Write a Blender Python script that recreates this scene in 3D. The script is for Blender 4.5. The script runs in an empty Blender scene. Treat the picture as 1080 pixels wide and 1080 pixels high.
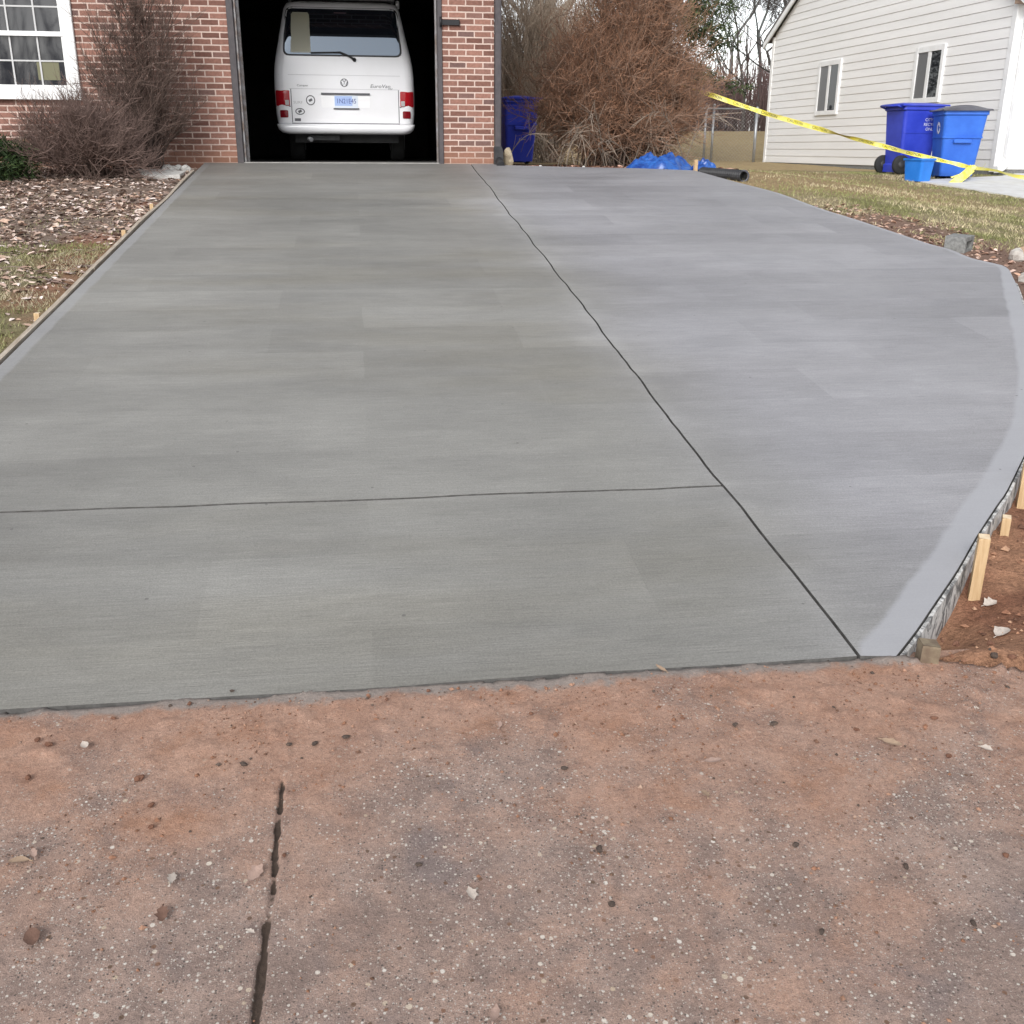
import bpy, math, random
import numpy as np
from mathutils import Vector, Matrix, geometry as mgeo

random.seed(7)
rng = np.random.default_rng(11)
PI = math.pi
R = math.radians
sc = bpy.context.scene
COL = sc.collection

# ------------------------------------------------------------------ camera
F_PX = 1082.0
PITCH, ROLL, YAW = 19.5, 0.35, 8.15
S = 0.1085            # slope of the driveway
YW = 13.32            # distance of the garage front
ZC = 0.175            # eye height over the garage floor


def cam_axes():
    p, r, a = R(PITCH), R(ROLL), R(YAW)
    fw = Vector((math.sin(a)*math.cos(p), math.cos(a)*math.cos(p), -math.sin(p)))
    rt0 = Vector((math.cos(a), -math.sin(a), 0))
    up0 = Vector((math.sin(a)*math.sin(p), math.cos(a)*math.sin(p), math.cos(p)))
    rt = math.cos(r)*rt0 + math.sin(r)*up0
    up = math.cos(r)*up0 - math.sin(r)*rt0
    return rt, up, fw


RT, UP, FW = cam_axes()


def ray(px, py):
    return FW + RT*((px-540)/F_PX) + UP*((540-py)/F_PX)


def on_slab(px, py):                      # photo pixel -> point on the sloping driveway plane
    d = ray(px, py)
    t = (-S*YW-ZC)/(d.z-S*d.y)
    return Vector((t*d.x, t*d.y, ZC+t*d.z))


def at_y(px, py, y):
    d = ray(px, py)
    t = y/d.y
    return Vector((t*d.x, y, ZC+t*d.z))


cam = bpy.data.cameras.new('camera')
cam.sensor_fit = 'HORIZONTAL'
cam.sensor_width = 36.0
cam.lens = 36.0*F_PX/1080.0
cam.clip_start = 0.05
cam.clip_end = 2000
co = bpy.data.objects.new('camera', cam)
m3 = Matrix((RT, UP, -FW)).transposed()
co.matrix_world = Matrix.Translation((0, 0, ZC)) @ m3.to_4x4()
COL.objects.link(co)
sc.camera = co

# ------------------------------------------------------------------ world, sun
SUN_EL, SUN_AZ = R(31), R(204)            # azimuth clockwise from +Y: behind the camera, a little left
w = bpy.data.worlds.new('World')
sc.world = w
w.use_nodes = True
nt = w.node_tree
bg = nt.nodes['Background']
sky = nt.nodes.new('ShaderNodeTexSky')
sky.sky_type = 'NISHITA'
sky.sun_disc = False
sky.sun_elevation = SUN_EL
sky.sun_rotation = SUN_AZ
sky.dust_density = 1.0
sky.air_density = 1.0
hs = nt.nodes.new('ShaderNodeHueSaturation')
hs.inputs['Saturation'].default_value = 0.20
nt.links.new(sky.outputs[0], hs.inputs['Color'])
nt.links.new(hs.outputs[0], bg.inputs['Color'])
bg.inputs['Strength'].default_value = 0.15
sl = bpy.data.lights.new('sun', 'SUN')
sl.energy = 1.5
sl.angle = R(22)
sl.color = (1.0, 0.98, 0.955)
so = bpy.data.objects.new('sun', sl)
sd = Vector((math.sin(SUN_AZ)*math.cos(SUN_EL), math.cos(SUN_AZ)*math.cos(SUN_EL), math.sin(SUN_EL)))
so.rotation_euler = (-sd).to_track_quat('-Z', 'Y').to_euler()
so.location = sd*50
COL.objects.link(so)
sc.view_settings.view_transform = 'Standard'
sc.view_settings.look = 'None'
sc.view_settings.exposure = 0.80
sc.view_settings.gamma = 1.0

# ------------------------------------------------------------------ noise in numpy


def vnoise(x, y, seed=0):
    x = np.asarray(x, float); y = np.asarray(y, float)
    xi = np.floor(x).astype(np.int64); yi = np.floor(y).astype(np.int64)
    xf = x-xi; yf = y-yi
    u = xf*xf*(3-2*xf); v = yf*yf*(3-2*yf)

    def h(a, b):
        n = (a*374761393 + b*668265263 + seed*2147483 + 1013) & 0xFFFFFFFF
        n = ((n ^ (n >> 13))*1274126177) & 0xFFFFFFFF
        n = (n ^ (n >> 16)) & 0xFFFFFFFF
        return n/4294967295.0
    return ((h(xi, yi)*(1-u)+h(xi+1, yi)*u)*(1-v) + (h(xi, yi+1)*(1-u)+h(xi+1, yi+1)*u)*v)


def fbm(x, y, seed=0, oct=4):
    t = 0; a = 1; s = 0; f = 1
    for k in range(oct):
        t = t+a*vnoise(np.asarray(x)*f, np.asarray(y)*f, seed+k*17); s += a; a *= .5; f *= 2.03
    return t/s


def sstep(a, b, x):
    t = np.clip((np.asarray(x, float)-a)/(b-a), 0, 1)
    return t*t*(3-2*t)

# ------------------------------------------------------------------ mesh helpers


def tag(o, label=None, cat=None, group=None, kind=None):
    if label: o['label'] = label
    if cat: o['category'] = cat
    if group: o['group'] = group
    if kind: o['kind'] = kind
    return o


def thing(name, label, cat, loc=(0, 0, 0), rot=(0, 0, 0), group=None):
    o = bpy.data.objects.new(name, None)
    o.empty_display_size = .1
    COL.objects.link(o)
    o.location = loc
    o.rotation_euler = rot
    return tag(o, label, cat, group)


def np_mesh(name, V, Fc, mats, parent=None, col=None, midx=None, smooth=False, attrs=None):
    """V (N,3); Fc list of (M,k) arrays"""
    me = bpy.data.meshes.new(name)
    V = np.asarray(V, np.float32)
    if not isinstance(Fc, (list, tuple)): Fc = [Fc]
    Fc = [np.asarray(f, np.int32) for f in Fc if len(f)]
    nl = sum(f.size for f in Fc); nf = sum(len(f) for f in Fc)
    me.vertices.add(len(V)); me.vertices.foreach_set('co', V.ravel())
    me.loops.add(nl); me.loops.foreach_set('vertex_index', np.concatenate([f.ravel() for f in Fc]))
    me.polygons.add(nf)
    tot = np.concatenate([np.full(len(f), f.shape[1], np.int32) for f in Fc])
    st = np.concatenate([[0], np.cumsum(tot)[:-1]]).astype(np.int32)
    me.polygons.foreach_set('loop_start', st)
    me.polygons.foreach_set('loop_total', tot)
    if midx is not None: me.polygons.foreach_set('material_index', np.asarray(midx, np.int32))
    me.polygons.foreach_set('use_smooth', np.full(nf, bool(smooth)))
    me.update(calc_edges=True)
    if col is not None:
        a = me.attributes.new('Col', 'FLOAT_COLOR', 'POINT')
        c = np.ones((len(V), 4), np.float32); c[:, :3] = col
        a.data.foreach_set('color', c.ravel())
    for k, v in (attrs or {}).items():
        a = me.attributes.new(k, 'FLOAT', 'POINT')
        a.data.foreach_set('value', np.asarray(v, np.float32))
    me.validate()
    for m in (mats if isinstance(mats, (list, tuple)) else [mats]): me.materials.append(m)
    o = bpy.data.objects.new(name, me)
    COL.objects.link(o)
    if parent: o.parent = parent
    return o


class MB:
    def __init__(s): s.v = []; s.f = []; s.m = []; s.sm = []

    def add(s, vs, fs, m=0, smooth=False):
        b = len(s.v); s.v += [tuple(v) for v in vs]
        for f in fs:
            s.f.append([i+b for i in f]); s.m.append(m); s.sm.append(smooth)
        return s

    def box(s, x0, y0, z0, x1, y1, z1, m=0):
        vs = [(x, y, z) for z in (z0, z1) for y in (y0, y1) for x in (x0, x1)]
        return s.add(vs, [(0, 2, 3, 1), (4, 5, 7, 6), (0, 1, 5, 4), (2, 6, 7, 3), (0, 4, 6, 2), (1, 3, 7, 5)], m)

    def bbox(s, x0, y0, z0, x1, y1, z1, c=.01, m=0):
        """box with chamfered vertical and top edges"""
        def ring(i, z):
            return [(x0+i+c, y0+i, z), (x1-i-c, y0+i, z), (x1-i, y0+i+c, z), (x1-i, y1-i-c, z), (x1-i-c, y1-i, z), (x0+i+c, y1-i, z), (x0+i, y1-i-c, z), (x0+i, y0+i+c, z)]
        return s.loft([ring(0, z0), ring(0, z1-c), ring(c, z1)], True, True, m)

    def loft(s, rings, cap0=True, cap1=True, m=0, smooth=False, closed=True):
        n = len(rings[0]); b = len(s.v); vs = [p for r_ in rings for p in r_]
        fs = []
        for i in range(len(rings)-1):
            for j in range(n if closed else n-1):
                a = i*n+j; c = i*n+(j+1) % n
                fs.append((a, c, c+n, a+n))
        s.add(vs, fs, m, smooth)
        k = len(s.v)
        if cap0: s.f.append([b+j for j in range(n)][::-1]); s.m.append(m); s.sm.append(False)
        if cap1: s.f.append([b+(len(rings)-1)*n+j for j in range(n)]); s.m.append(m); s.sm.append(False)
        return s

    def tube(s, pts, r, n=8, m=0, smooth=True, caps=True):
        pts = [Vector(p) for p in pts]
        rs = r if isinstance(r, (list, tuple)) else [r]*len(pts)
        rings = []
        up = Vector((0.13, .21, 1))
        for i, p in enumerate(pts):
            t = (pts[min(i+1, len(pts)-1)]-pts[max(i-1, 0)]).normalized()
            a = t.cross(up)
            if a.length < .05: a = t.cross(Vector((1, 0, 0)))
            a.normalize(); b_ = a.cross(t)
            rings.append([p+rs[i]*(math.cos(2*PI*k/n)*a+math.sin(2*PI*k/n)*b_) for k in range(n)])
        return s.loft(rings, caps, caps, m, smooth)

    def lathe(s, prof, c=(0, 0, 0), axis='z', n=24, m=0, smooth=True, caps=True):
        rings = []
        for r_, h in prof:
            ring = []
            for k in range(n):
                a = 2*PI*k/n
                u, v = r_*math.cos(a), r_*math.sin(a)
                p = {'z': (u, v, h), 'x': (h, u, v), 'y': (u, h, -v)}[axis]
                ring.append((p[0]+c[0], p[1]+c[1], p[2]+c[2]))
            rings.append(ring)
        return s.loft(rings, caps, caps, m, smooth)

    def build(s, name, mats, parent=None):
        me = bpy.data.meshes.new(name)
        me.from_pydata(s.v, [], s.f)
        me.polygons.foreach_set('material_index', s.m)
        me.polygons.foreach_set('use_smooth', s.sm)
        me.update()
        for m in (mats if isinstance(mats, (list, tuple)) else [mats]): me.materials.append(m)
        o = bpy.data.objects.new(name, me)
        COL.objects.link(o)
        if parent: o.parent = parent
        return o


def copy_tree(o, parent=None):
    kids = list(o.children)
    c = o.copy(); COL.objects.link(c)
    if parent: c.parent = parent
    for k in kids: copy_tree(k, c)
    return c


def text_mesh(txt, size, ext=0.0):
    cu = bpy.data.curves.new('txt', 'FONT')
    cu.body = txt; cu.size = size; cu.extrude = ext; cu.align_x = 'CENTER'; cu.align_y = 'CENTER'
    cu.resolution_u = 3
    ob = bpy.data.objects.new('txt', cu); COL.objects.link(ob)
    dg = bpy.context.evaluated_depsgraph_get(); dg.update()
    me = bpy.data.meshes.new_from_object(ob.evaluated_get(dg))
    V = np.array([v.co[:] for v in me.vertices]).reshape(-1, 3)
    Fs = [list(p.vertices) for p in me.polygons]
    bpy.data.objects.remove(ob); bpy.data.curves.remove(cu); bpy.data.meshes.remove(me)
    return V, Fs

# ------------------------------------------------------------------ materials


def mat(name, base=(.5, .5, .5), rough=.6, metal=0, spec=.5, **k):
    m = bpy.data.materials.new(name); m.use_nodes = True
    b = m.node_tree.nodes['Principled BSDF']
    b.inputs['Base Color'].default_value = (*base, 1)
    b.inputs['Roughness'].default_value = rough
    b.inputs['Metallic'].default_value = metal
    b.inputs['Specular IOR Level'].default_value = spec
    return m


class NT:
    """small node builder"""

    def __init__(s, m):
        s.t = m.node_tree; s.b = s.t.nodes['Principled BSDF']
        s.co = s.n('ShaderNodeTexCoord')

    def n(s, typ, ins=None, **props):
        nd = s.t.nodes.new(typ)
        for k, v in props.items(): setattr(nd, k, v)
        for k, v in (ins or {}).items(): s.set(nd.inputs[k], v)
        return nd

    def set(s, inp, v):
        if isinstance(v, bpy.types.NodeSocket): s.t.links.new(v, inp)
        elif isinstance(v, bpy.types.Node): s.t.links.new(v.outputs[0], inp)
        else:
            if inp.type == 'RGBA' and len(v) == 3: v = (*v, 1)
            inp.default_value = v

    def obj(s, scale=(1, 1, 1), rot=(0, 0, 0), src=None):
        return s.n('ShaderNodeMapping', {'Vector': src or s.co.outputs['Object'], 'Scale': scale, 'Rotation': rot}).outputs[0]

    def noise(s, vec, scale=1, detail=4, rough=.55, dist=0):
        return s.n('ShaderNodeTexNoise', {'Vector': vec, 'Scale': scale, 'Detail': detail, 'Roughness': rough, 'Distortion': dist}).outputs['Fac']

    def ramp(s, fac, a, b):
        return s.n('ShaderNodeMapRange', {'Value': fac, 'From Min': a, 'From Max': b}, interpolation_type='SMOOTHSTEP').outputs[0]

    def rng(s, fac, a, b, c, d):
        return s.n('ShaderNodeMapRange', {'Value': fac, 'From Min': a, 'From Max': b, 'To Min': c, 'To Max': d}).outputs[0]

    def mix(s, fac, a, b, mode='MIX'):
        nd = s.n('ShaderNodeMix', data_type='RGBA', blend_type=mode)
        s.set(nd.inputs[0], fac); s.set(nd.inputs[6], a); s.set(nd.inputs[7], b)
        return nd.outputs[2]

    def math(s, op, a, b=0.0, c=None):
        nd = s.n('ShaderNodeMath', operation=op)
        s.set(nd.inputs[0], a); s.set(nd.inputs[1], b)
        if c is not None: s.set(nd.inputs[2], c)
        return nd.outputs[0]

    def mul(s, col, fac):       # colour * scalar
        nd = s.n('ShaderNodeVectorMath', operation='SCALE')
        s.set(nd.inputs[0], col); s.set(nd.inputs['Scale'], fac)
        return nd.outputs[0]

    def bump(s, h, strength=.3, dist=.01, normal=None):
        nd = s.n('ShaderNodeBump', {'Height': h, 'Strength': strength, 'Distance': dist})
        if normal: s.set(nd.inputs['Normal'], normal)
        return nd.outputs[0]

    def attr(s, name):
        return s.n('ShaderNodeAttribute', attribute_name=name)

    def out(s, col=None, rough=None, normal=None):
        if col is not None: s.set(s.b.inputs['Base Color'], col)
        if rough is not None: s.set(s.b.inputs['Roughness'], rough)
        if normal is not None: s.set(s.b.inputs['Normal'], normal)


def mottled(name, a, b, scale=8, rough=.7, bump=.15, spec=.3, stretch=(1, 1, 1), metal=0):
    m = mat(name, a, rough, metal, spec); t = NT(m)
    n1 = t.noise(t.obj(stretch), scale, 5, .6)
    t.out(t.mix(t.ramp(n1, .3, .7), a, b), None, t.bump(n1, bump, .01))
    return m


def vcol(name, rough=.8, spec=.2, var=.25, scale=40, transl=0.0):
    m = mat(name, (.5, .5, .5), rough, 0, spec); t = NT(m)
    a = t.attr('Col').outputs['Color']
    n1 = t.noise(t.obj(), scale, 3)
    t.out(t.mul(a, t.rng(n1, .25, .75, 1-var, 1+var)))
    return m


def mat_concrete():
    m = mat('fresh_concrete', (.3, .3, .3), .6, 0, .35); t = NT(m)
    o = t.obj()
    # broom passes: long soft bands across the drive with slightly offset tone
    wob = t.noise(t.obj((.9, .9, .9)), 1.3, 3)
    nz = t.n('ShaderNodeTexNoise', {'Vector': o, 'Scale': 1.7, 'Detail': 3.0})
    wv = t.n('ShaderNodeVectorMath', {0: o, 1: t.mul(nz.outputs['Color'], .035)}, operation='ADD').outputs[0]
    br = t.n('ShaderNodeTexBrick', {'Vector': wv, 'Color1': (0, 0, 0), 'Color2': (1, 1, 1), 'Mortar': (.5, .5, .5), 'Scale': 1.0, 'Mortar Size': 0.0, 'Mortar Smooth': 0.0, 'Brick Width': 1.37, 'Row Height': .46, 'Bias': 0.0}, offset=.37).outputs['Color']
    brf = t.n('ShaderNodeRGBToBW', {0: br}).outputs[0]
    st1 = t.noise(t.obj((.75, 3.6, 1)), 1.0, 5, .62, .5)
    st2 = t.noise(t.obj((1.6, 42, 1)), 1.0, 3, .6)
    st3 = t.noise(t.obj((7, 210, 1)), 1.0, 2, .6)
    blot = t.noise(o, .55, 4, .55)
    grit = t.noise(o, 170, 3, .75)
    v = t.rng(st1, .3, .7, .92, 1.09)
    v = t.math('MULTIPLY', v, t.rng(brf, 0, 1, .90, 1.065))
    v = t.math('MULTIPLY', v, t.rng(st2, .3, .7, .965, 1.035))
    v = t.math('MULTIPLY', v, t.rng(st3, .25, .75, .87, 1.13))
    v = t.math('MULTIPLY', v, t.rng(blot, .32, .68, .85, 1.13))
    v = t.math('MULTIPLY', v, t.rng(t.noise(t.obj((2.2, 4.5, 1)), 1.6, 5, .6, .4), .3, .7, .95, 1.05))
    jdst = t.math('ADD', t.attr('jdist').outputs['Fac'], t.rng(t.noise(t.obj((1.3, 1.3, 1)), 1.5, 3), .3, .7, -.09, .12))
    v = t.math('MULTIPLY', v, t.rng(t.ramp(jdst, .02, .17), 0, 1, 1.10, 1.0))
    v = t.math('MULTIPLY', v, t.rng(grit, .25, .75, .76, 1.24))
    warm = t.ramp(t.noise(t.obj((.5, 1.6, 1)), .8, 4), .42, .68)
    base = t.mix(warm, (.236, .230, .213), (.222, .212, .186))
    # upper apron by the garage is still wetter
    yy = t.n('ShaderNodeSeparateXYZ', {0: o})
    wet = t.math('MULTIPLY', t.ramp(t.math('ADD', yy.outputs['Y'], t.rng(st1, 0, 1, -1.3, 1.3)), 10.2, 12.8), .75)
    base = t.mix(wet, base, (.175, .168, .155))
    # right hand bay dries paler
    dry = t.math('MULTIPLY', t.ramp(t.math('ADD', yy.outputs['X'], t.rng(blot, 0, 1, -.5, .5)), .9, 2.0), .8)
    base = t.mix(dry, base, (.276, .271, .288))
    col = t.mul(base, v)
    # hand trowelled margin
    e = t.attr('edge').outputs['Fac']
    ew = t.math('ADD', e, t.rng(t.noise(o, 5, 3), .3, .7, -.007, .007))
    band = t.math('SUBTRACT', 1.0, t.ramp(ew, -.014, .012))
    bn = t.noise(t.obj((2, 9, 1)), 1.2, 5, .6)
    bcol = t.mul(t.mix(bn, (.325, .325, .342), (.355, .355, .372)), t.rng(grit, .25, .75, .97, 1.03))
    bcol = t.mix(wet, bcol, (.24, .235, .225))
    col = t.mix(t.math('MULTIPLY', band, t.rng(yy.outputs['X'], -1.5, 1.5, .40, .80)), col, bcol)
    # small pits and aggregate specks
    vo = t.n('ShaderNodeTexVoronoi', {'Vector': o, 'Scale': 13.0})
    sp = t.math('LESS_THAN', vo.outputs['Distance'], t.rng(t.n('ShaderNodeSeparateColor', {0: vo.outputs['Color']}).outputs[0], .8, 1, 0, .09))
    col = t.mix(t.math('MULTIPLY', sp, .6), col, (.09, .085, .08))
    h = t.math('ADD', t.math('MULTIPLY', st3, .8), t.math('MULTIPLY', grit, .5))
    h = t.math('MULTIPLY', h, t.rng(band, 0, 1, 1, .25))
    r_ = t.rng(st1, .3, .7, .5, .68)
    t.out(col, r_, t.bump(h, .5, .004))
    return m


def mat_pavement():
    m = mat('old_aggregate_concrete', (.25, .18, .15), .88, 0, .2); t = NT(m)
    o = t.obj()
    sx = t.n('ShaderNodeSeparateXYZ', {0: o})
    n_big = t.noise(o, 2.2, 5, .62, .4)
    n_mid = t.noise(o, 9, 5, .65, .5)
    n_fin = t.noise(o, 85, 5, .75)
    n_grit = t.noise(o, 420, 2, .7)
    # clay film: thick by the new slab, thinner towards the street
    film = t.math('ADD', t.rng(sx.outputs['Y'], 1.5, 2.4, -.30, .55), t.math('ADD', t.rng(n_big, .3, .7, -.55, .55), t.rng(n_mid, .3, .7, -.28, .28)))
    clay = t.ramp(film, -.55, .65)
    stone = t.mix(t.ramp(n_mid, .35, .65), (.215, .172, .154), (.312, .246, .215))
    grey = t.ramp(t.noise(t.obj((1, .7, 1)), 4.3, 5, .6, .6), .55, .72)
    stone = t.mix(t.math('MULTIPLY', grey, .75), stone, (.165, .152, .155))
    claycol = t.mix(t.ramp(n_mid, .3, .7), (.335, .192, .134), (.405, .256, .190))
    claycol = t.mix(t.math('MULTIPLY', t.ramp(t.noise(o, 5.5, 4, .6), .50, .75), .6), claycol, (.33, .165, .095))
    col = t.mix(t.rng(clay, 0, 1, .22, 1), stone, claycol)
    col = t.mul(col, t.rng(n_fin, .25, .75, .72, 1.28))
    col = t.mul(col, t.rng(n_grit, .25, .75, .62, 1.38))
    # exposed pebbles in three sizes
    dens = t.ramp(t.noise(o, 3.4, 4, .65), .30, .62)
    for sc_, thr, rad, c1, c2 in ((230, .70, .40, (.36, .31, .27), (.52, .47, .42)), (125, .80, .42, (.42, .36, .31), (.64, .60, .54)), (66, .925, .38, (.46, .36, .26), (.68, .63, .57)), (38, .955, .27, (.48, .38, .28), (.66, .60, .52)), (165, .78, .42, (.09, .075, .07), (.16, .12, .10)), (70, .93, .40, (.13, .085, .06), (.22, .12, .08))):
        vo = t.n('ShaderNodeTexVoronoi', {'Vector': t.obj((1, 1, .0)), 'Scale': float(sc_), 'Randomness': 1.0})
        cs = t.n('ShaderNodeSeparateColor', {0: vo.outputs['Color']})
        th = t.math('SUBTRACT', 1.02, t.math('MULTIPLY', t.rng(dens, 0, 1, .35, 1.0), 1-thr))
        pick = t.math('GREATER_THAN', cs.outputs[0], th)
        disc = t.math('SUBTRACT', 1.0, t.ramp(vo.outputs['Distance'], t_ := rad*.7, rad))
        k = t.math('MULTIPLY', t.math('MULTIPLY', pick, disc), t.rng(clay, .35, .95, .95, .12))
        col = t.mix(k, col, t.mix(cs.outputs[1], c1, c2))
    smear = t.math('MULTIPLY', t.ramp(t.math('ADD', sx.outputs['Y'], t.rng(n_mid, .3, .7, -.03, .03)), 2.385, 2.425), t.rng(sx.outputs['X'], 1.48, 1.56, .8, 0.0))
    col = t.mix(smear, col, t.mul(t.mix(n_mid, (.20, .185, .17), (.29, .27, .25)), t.rng(n_fin, .25, .75, .8, 1.2)))
    j = t.attr('joint').outputs['Fac']
    jn = t.ramp(t.math('ADD', j, t.rng(n_fin, .3, .7, -.3, .3)), .30, .70)
    col = t.mix(jn, col, t.mix(n_fin, (.030, .024, .021), (.115, .08, .06)))
    h = t.math('ADD', t.math('MULTIPLY', n_fin, .8), t.math('MULTIPLY', n_grit, .35))
    t.out(col, .9, t.bump(h, .75, .010))
    return m


def mat_ground():
    m = mat('yard_soil', (.2, .15, .1), .95, 0, .1); t = NT(m)
    o = t.obj(); a = t.attr('Col').outputs['Color']
    n1 = t.noise(o, 14, 5, .65); n2 = t.noise(o, 75, 4, .7); n3 = t.noise(o, 300, 2, .7)
    c = t.mul(a, t.rng(n1, .3, .7, .78, 1.22)); c = t.mul(c, t.rng(n2, .3, .7, .68, 1.32)); c = t.mul(c, t.rng(n3, .3, .7, .8, 1.2))
    h = t.math('ADD', t.math('MULTIPLY', n1, 1.0), t.math('MULTIPLY', n2, .6))
    t.out(c, .95, t.bump(h, .9, .02))
    return m


def mat_brick():
    m = mat('red_brick', (.3, .13, .1), .85, 0, .2); t = NT(m)
    s = t.n('ShaderNodeSeparateXYZ', {0: t.co.outputs['Object']})
    u = t.math('ADD', s.outputs['X'], s.outputs['Y'])
    v = t.n('ShaderNodeCombineXYZ', {0: u, 1: s.outputs['Z']}).outputs[0]
    wob = t.n('ShaderNodeTexNoise', {'Vector': v, 'Scale': 14.0, 'Detail': 2.0}).outputs['Color']
    v2 = t.n('ShaderNodeVectorMath', {0: v, 1: t.mul(wob, .006)}, operation='ADD').outputs[0]
    br = t.n('ShaderNodeTexBrick', {'Vector': v2, 'Color1': (0, 0, 0), 'Color2': (1, 1, 1), 'Mortar': (.5, .5, .5), 'Scale': 1.0, 'Mortar Size': .0085, 'Mortar Smooth': .25, 'Bias': 0.0, 'Brick Width': .2033, 'Row Height': .0677}, offset=.5)
    rv = t.n('ShaderNodeRGBToBW', {0: br.outputs['Color']}).outputs[0]
    n1 = t.noise(v, 30, 4, .65); n2 = t.noise(v, 160, 3, .7); n3 = t.noise(v, 1.3, 3)
    bc = t.mix(t.ramp(rv, .0, .75), (.150, .074, .058), (.280, .145, .112))
    bc = t.mix(t.ramp(rv, .86, .97), bc, (.15, .090, .080))
    bc = t.mul(bc, t.rng(n1, .3, .7, .78, 1.2)); bc = t.mul(bc, t.rng(n2, .3, .7, .88, 1.12))
    mc = t.mul(t.mix(n1, (.50, .375, .32), (.60, .475, .415)), t.rng(n3, .3, .7, .85, 1.08))
    # red splash-back of soil on the lowest courses
    sp = t.math('MULTIPLY', t.math('SUBTRACT', 1.0, t.ramp(t.math('ADD', s.outputs['Z'], t.rng(n1, 0, 1, -.15, .15)), -.02, .3)), .55)
    c = t.mix(br.outputs['Fac'], bc, mc)
    c = t.mix(sp, c, (.30, .155, .10))
    h = t.math('SUBTRACT', t.math('MULTIPLY', n2, .3), br.outputs['Fac'])
    t.out(c, .88, t.bump(h, .6, .006))
    return m


def mat_glass(name, tint=(.012, .014, .018), rough=.03):
    m = mat(name, tint, rough, 0, .55)
    if name == 'van_glass':
        b = m.node_tree.nodes['Principled BSDF']; b.inputs['Specular IOR Level'].default_value = 1.0; b.inputs['Coat Weight'].default_value = 1.0; b.inputs['Coat Roughness'].default_value = .02; b.inputs['Coat IOR'].default_value = 1.7; b.inputs['Coat Tint'].default_value = (.8, .9, 1, 1); b.inputs['Specular Tint'].default_value = (.65, .82, 1, 1)
    return m


M = {}
M['concrete'] = mat_concrete()
M['pavement'] = mat_pavement()
M['shaded_side'] = mottled('shaded_concrete_side', (.075, .072, .068), (.13, .125, .12), 22, .9, .4, .1)  # concrete darkened for side walls, shade of the grooves put into the colour
M['ground'] = mat_ground()
M['brick'] = mat_brick()
M['twig'] = vcol('bare_twig', .85, .15, .3, 60)
M['leafy'] = vcol('leaf', .75, .2, .25, 60)
M['grass'] = vcol('grass_blade', .75, .2, .2, 30)
M['white_trim'] = mottled('white_trim', (.80, .80, .80), (.72, .72, .71), 6, .45, .05)
M['siding'] = mottled('vinyl_siding', (.81, .80, .785), (.745, .735, .72), 1.2, .5, .03, .35, (1, .25, 3))
M['dark_frame'] = mottled('brown_door_frame', (.062, .056, .060), (.085, .075, .078), 14, .55, .05)
M['track'] = mottled('galvanised_track', (.30, .30, .31), (.16, .12, .10), 9, .45, .1, .5, metal=.6)
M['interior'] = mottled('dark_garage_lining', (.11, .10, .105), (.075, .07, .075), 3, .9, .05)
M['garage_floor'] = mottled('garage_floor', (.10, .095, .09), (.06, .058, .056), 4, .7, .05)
M['black_iron'] = mat('black_iron', (.015, .015, .017), .5, .3)
M['black_plastic'] = mottled('black_plastic', (.022, .022, .024), (.04, .04, .042), 9, .5, .05)
M['shingle'] = mottled('roof_shingle', (.10, .09, .085), (.16, .145, .14), 24, .9, .4, .2, (1, 5, 1))
M['window_glass'] = mat_glass('window_glass', (.018, .019, .024))
M['blind'] = mat('pale_blind', (.42, .40, .28), .7)
M['van_white'] = mottled('van_white_paint', (.81, .81, .835), (.77, .77, .785), 2, .22, .0, .5)
M['van_glass'] = mat_glass('van_glass', (.010, .011, .014), .02)
M['rubber'] = mat('tyre_rubber', (.018, .018, .018), .8)
M['seam'] = mat('panel_gap', (.10, .10, .11), .7)
M['red_lens'] = mat('red_lens', (.36, .008, .015), .15, 0, .6)
M['clear_lens'] = mat('clear_lens', (.42, .40, .40), .15, 0, .6)
M['dark_red_lens'] = mat('dark_red_lens', (.19, .006, .012), .2, 0, .6)
M['curtain'] = mat('beige_curtain', (.30, .29, .21), .35)
M['chrome'] = mat('grey_emblem', (.16, .16, .17), .25, .7)
M['decal_dark'] = mat('decal_ink', (.10, .10, .11), .5)
M['decal_white'] = mat('decal_white', (.82, .82, .83), .4)
M['plate_white'] = mat('plate_white', (.66, .72, .80), .4)
M['plate_blue'] = mat('plate_blue', (.17, .29, .62), .4)
M['plate_ink'] = mat('plate_ink', (.05, .07, .28), .4)
M['steel'] = mottled('galvanised_steel', (.42, .43, .45), (.33, .34, .35), 12, .45, .05, .5, metal=.7)
M['bin_violet'] = mottled('violet_blue_plastic', (.022, .042, .42), (.038, .065, .52), 3, .42, .02, .45)
M['bin_blue'] = mottled('bright_blue_plastic', (.025, .115, .52), (.04, .16, .62), 3, .42, .02, .45)
M['bin_sky'] = mottled('light_blue_plastic', (.015, .17, .62), (.03, .21, .70), 3, .42, .02, .45)
M['lid_grey'] = mottled('dark_grey_lid', (.07, .07, .085), (.12, .12, .14), 3, .45, .03)
M['tape'] = mottled('yellow_tape', (.78, .68, .05), (.80, .76, .30), 9, .4, .05)
M['tape_ink'] = mat('tape_ink', (.06, .06, .02), .5)
M['tarp'] = mottled('blue_tarp', (.006, .035, .20), (.025, .12, .42), 9, .32, .35, .5)
M['wood'] = mottled('raw_pine', (.58, .42, .25), (.45, .30, .16), 9, .75, .2, .2, (12, 12, .8))
M['wood_end'] = mottled('pine_end_grain', (.78, .64, .45), (.66, .50, .33), 30, .8, .2)
M['wood_mud'] = mottled('muddy_wood', (.26, .21, .14), (.14, .10, .07), 18, .85, .3)
M['form'] = None
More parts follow.
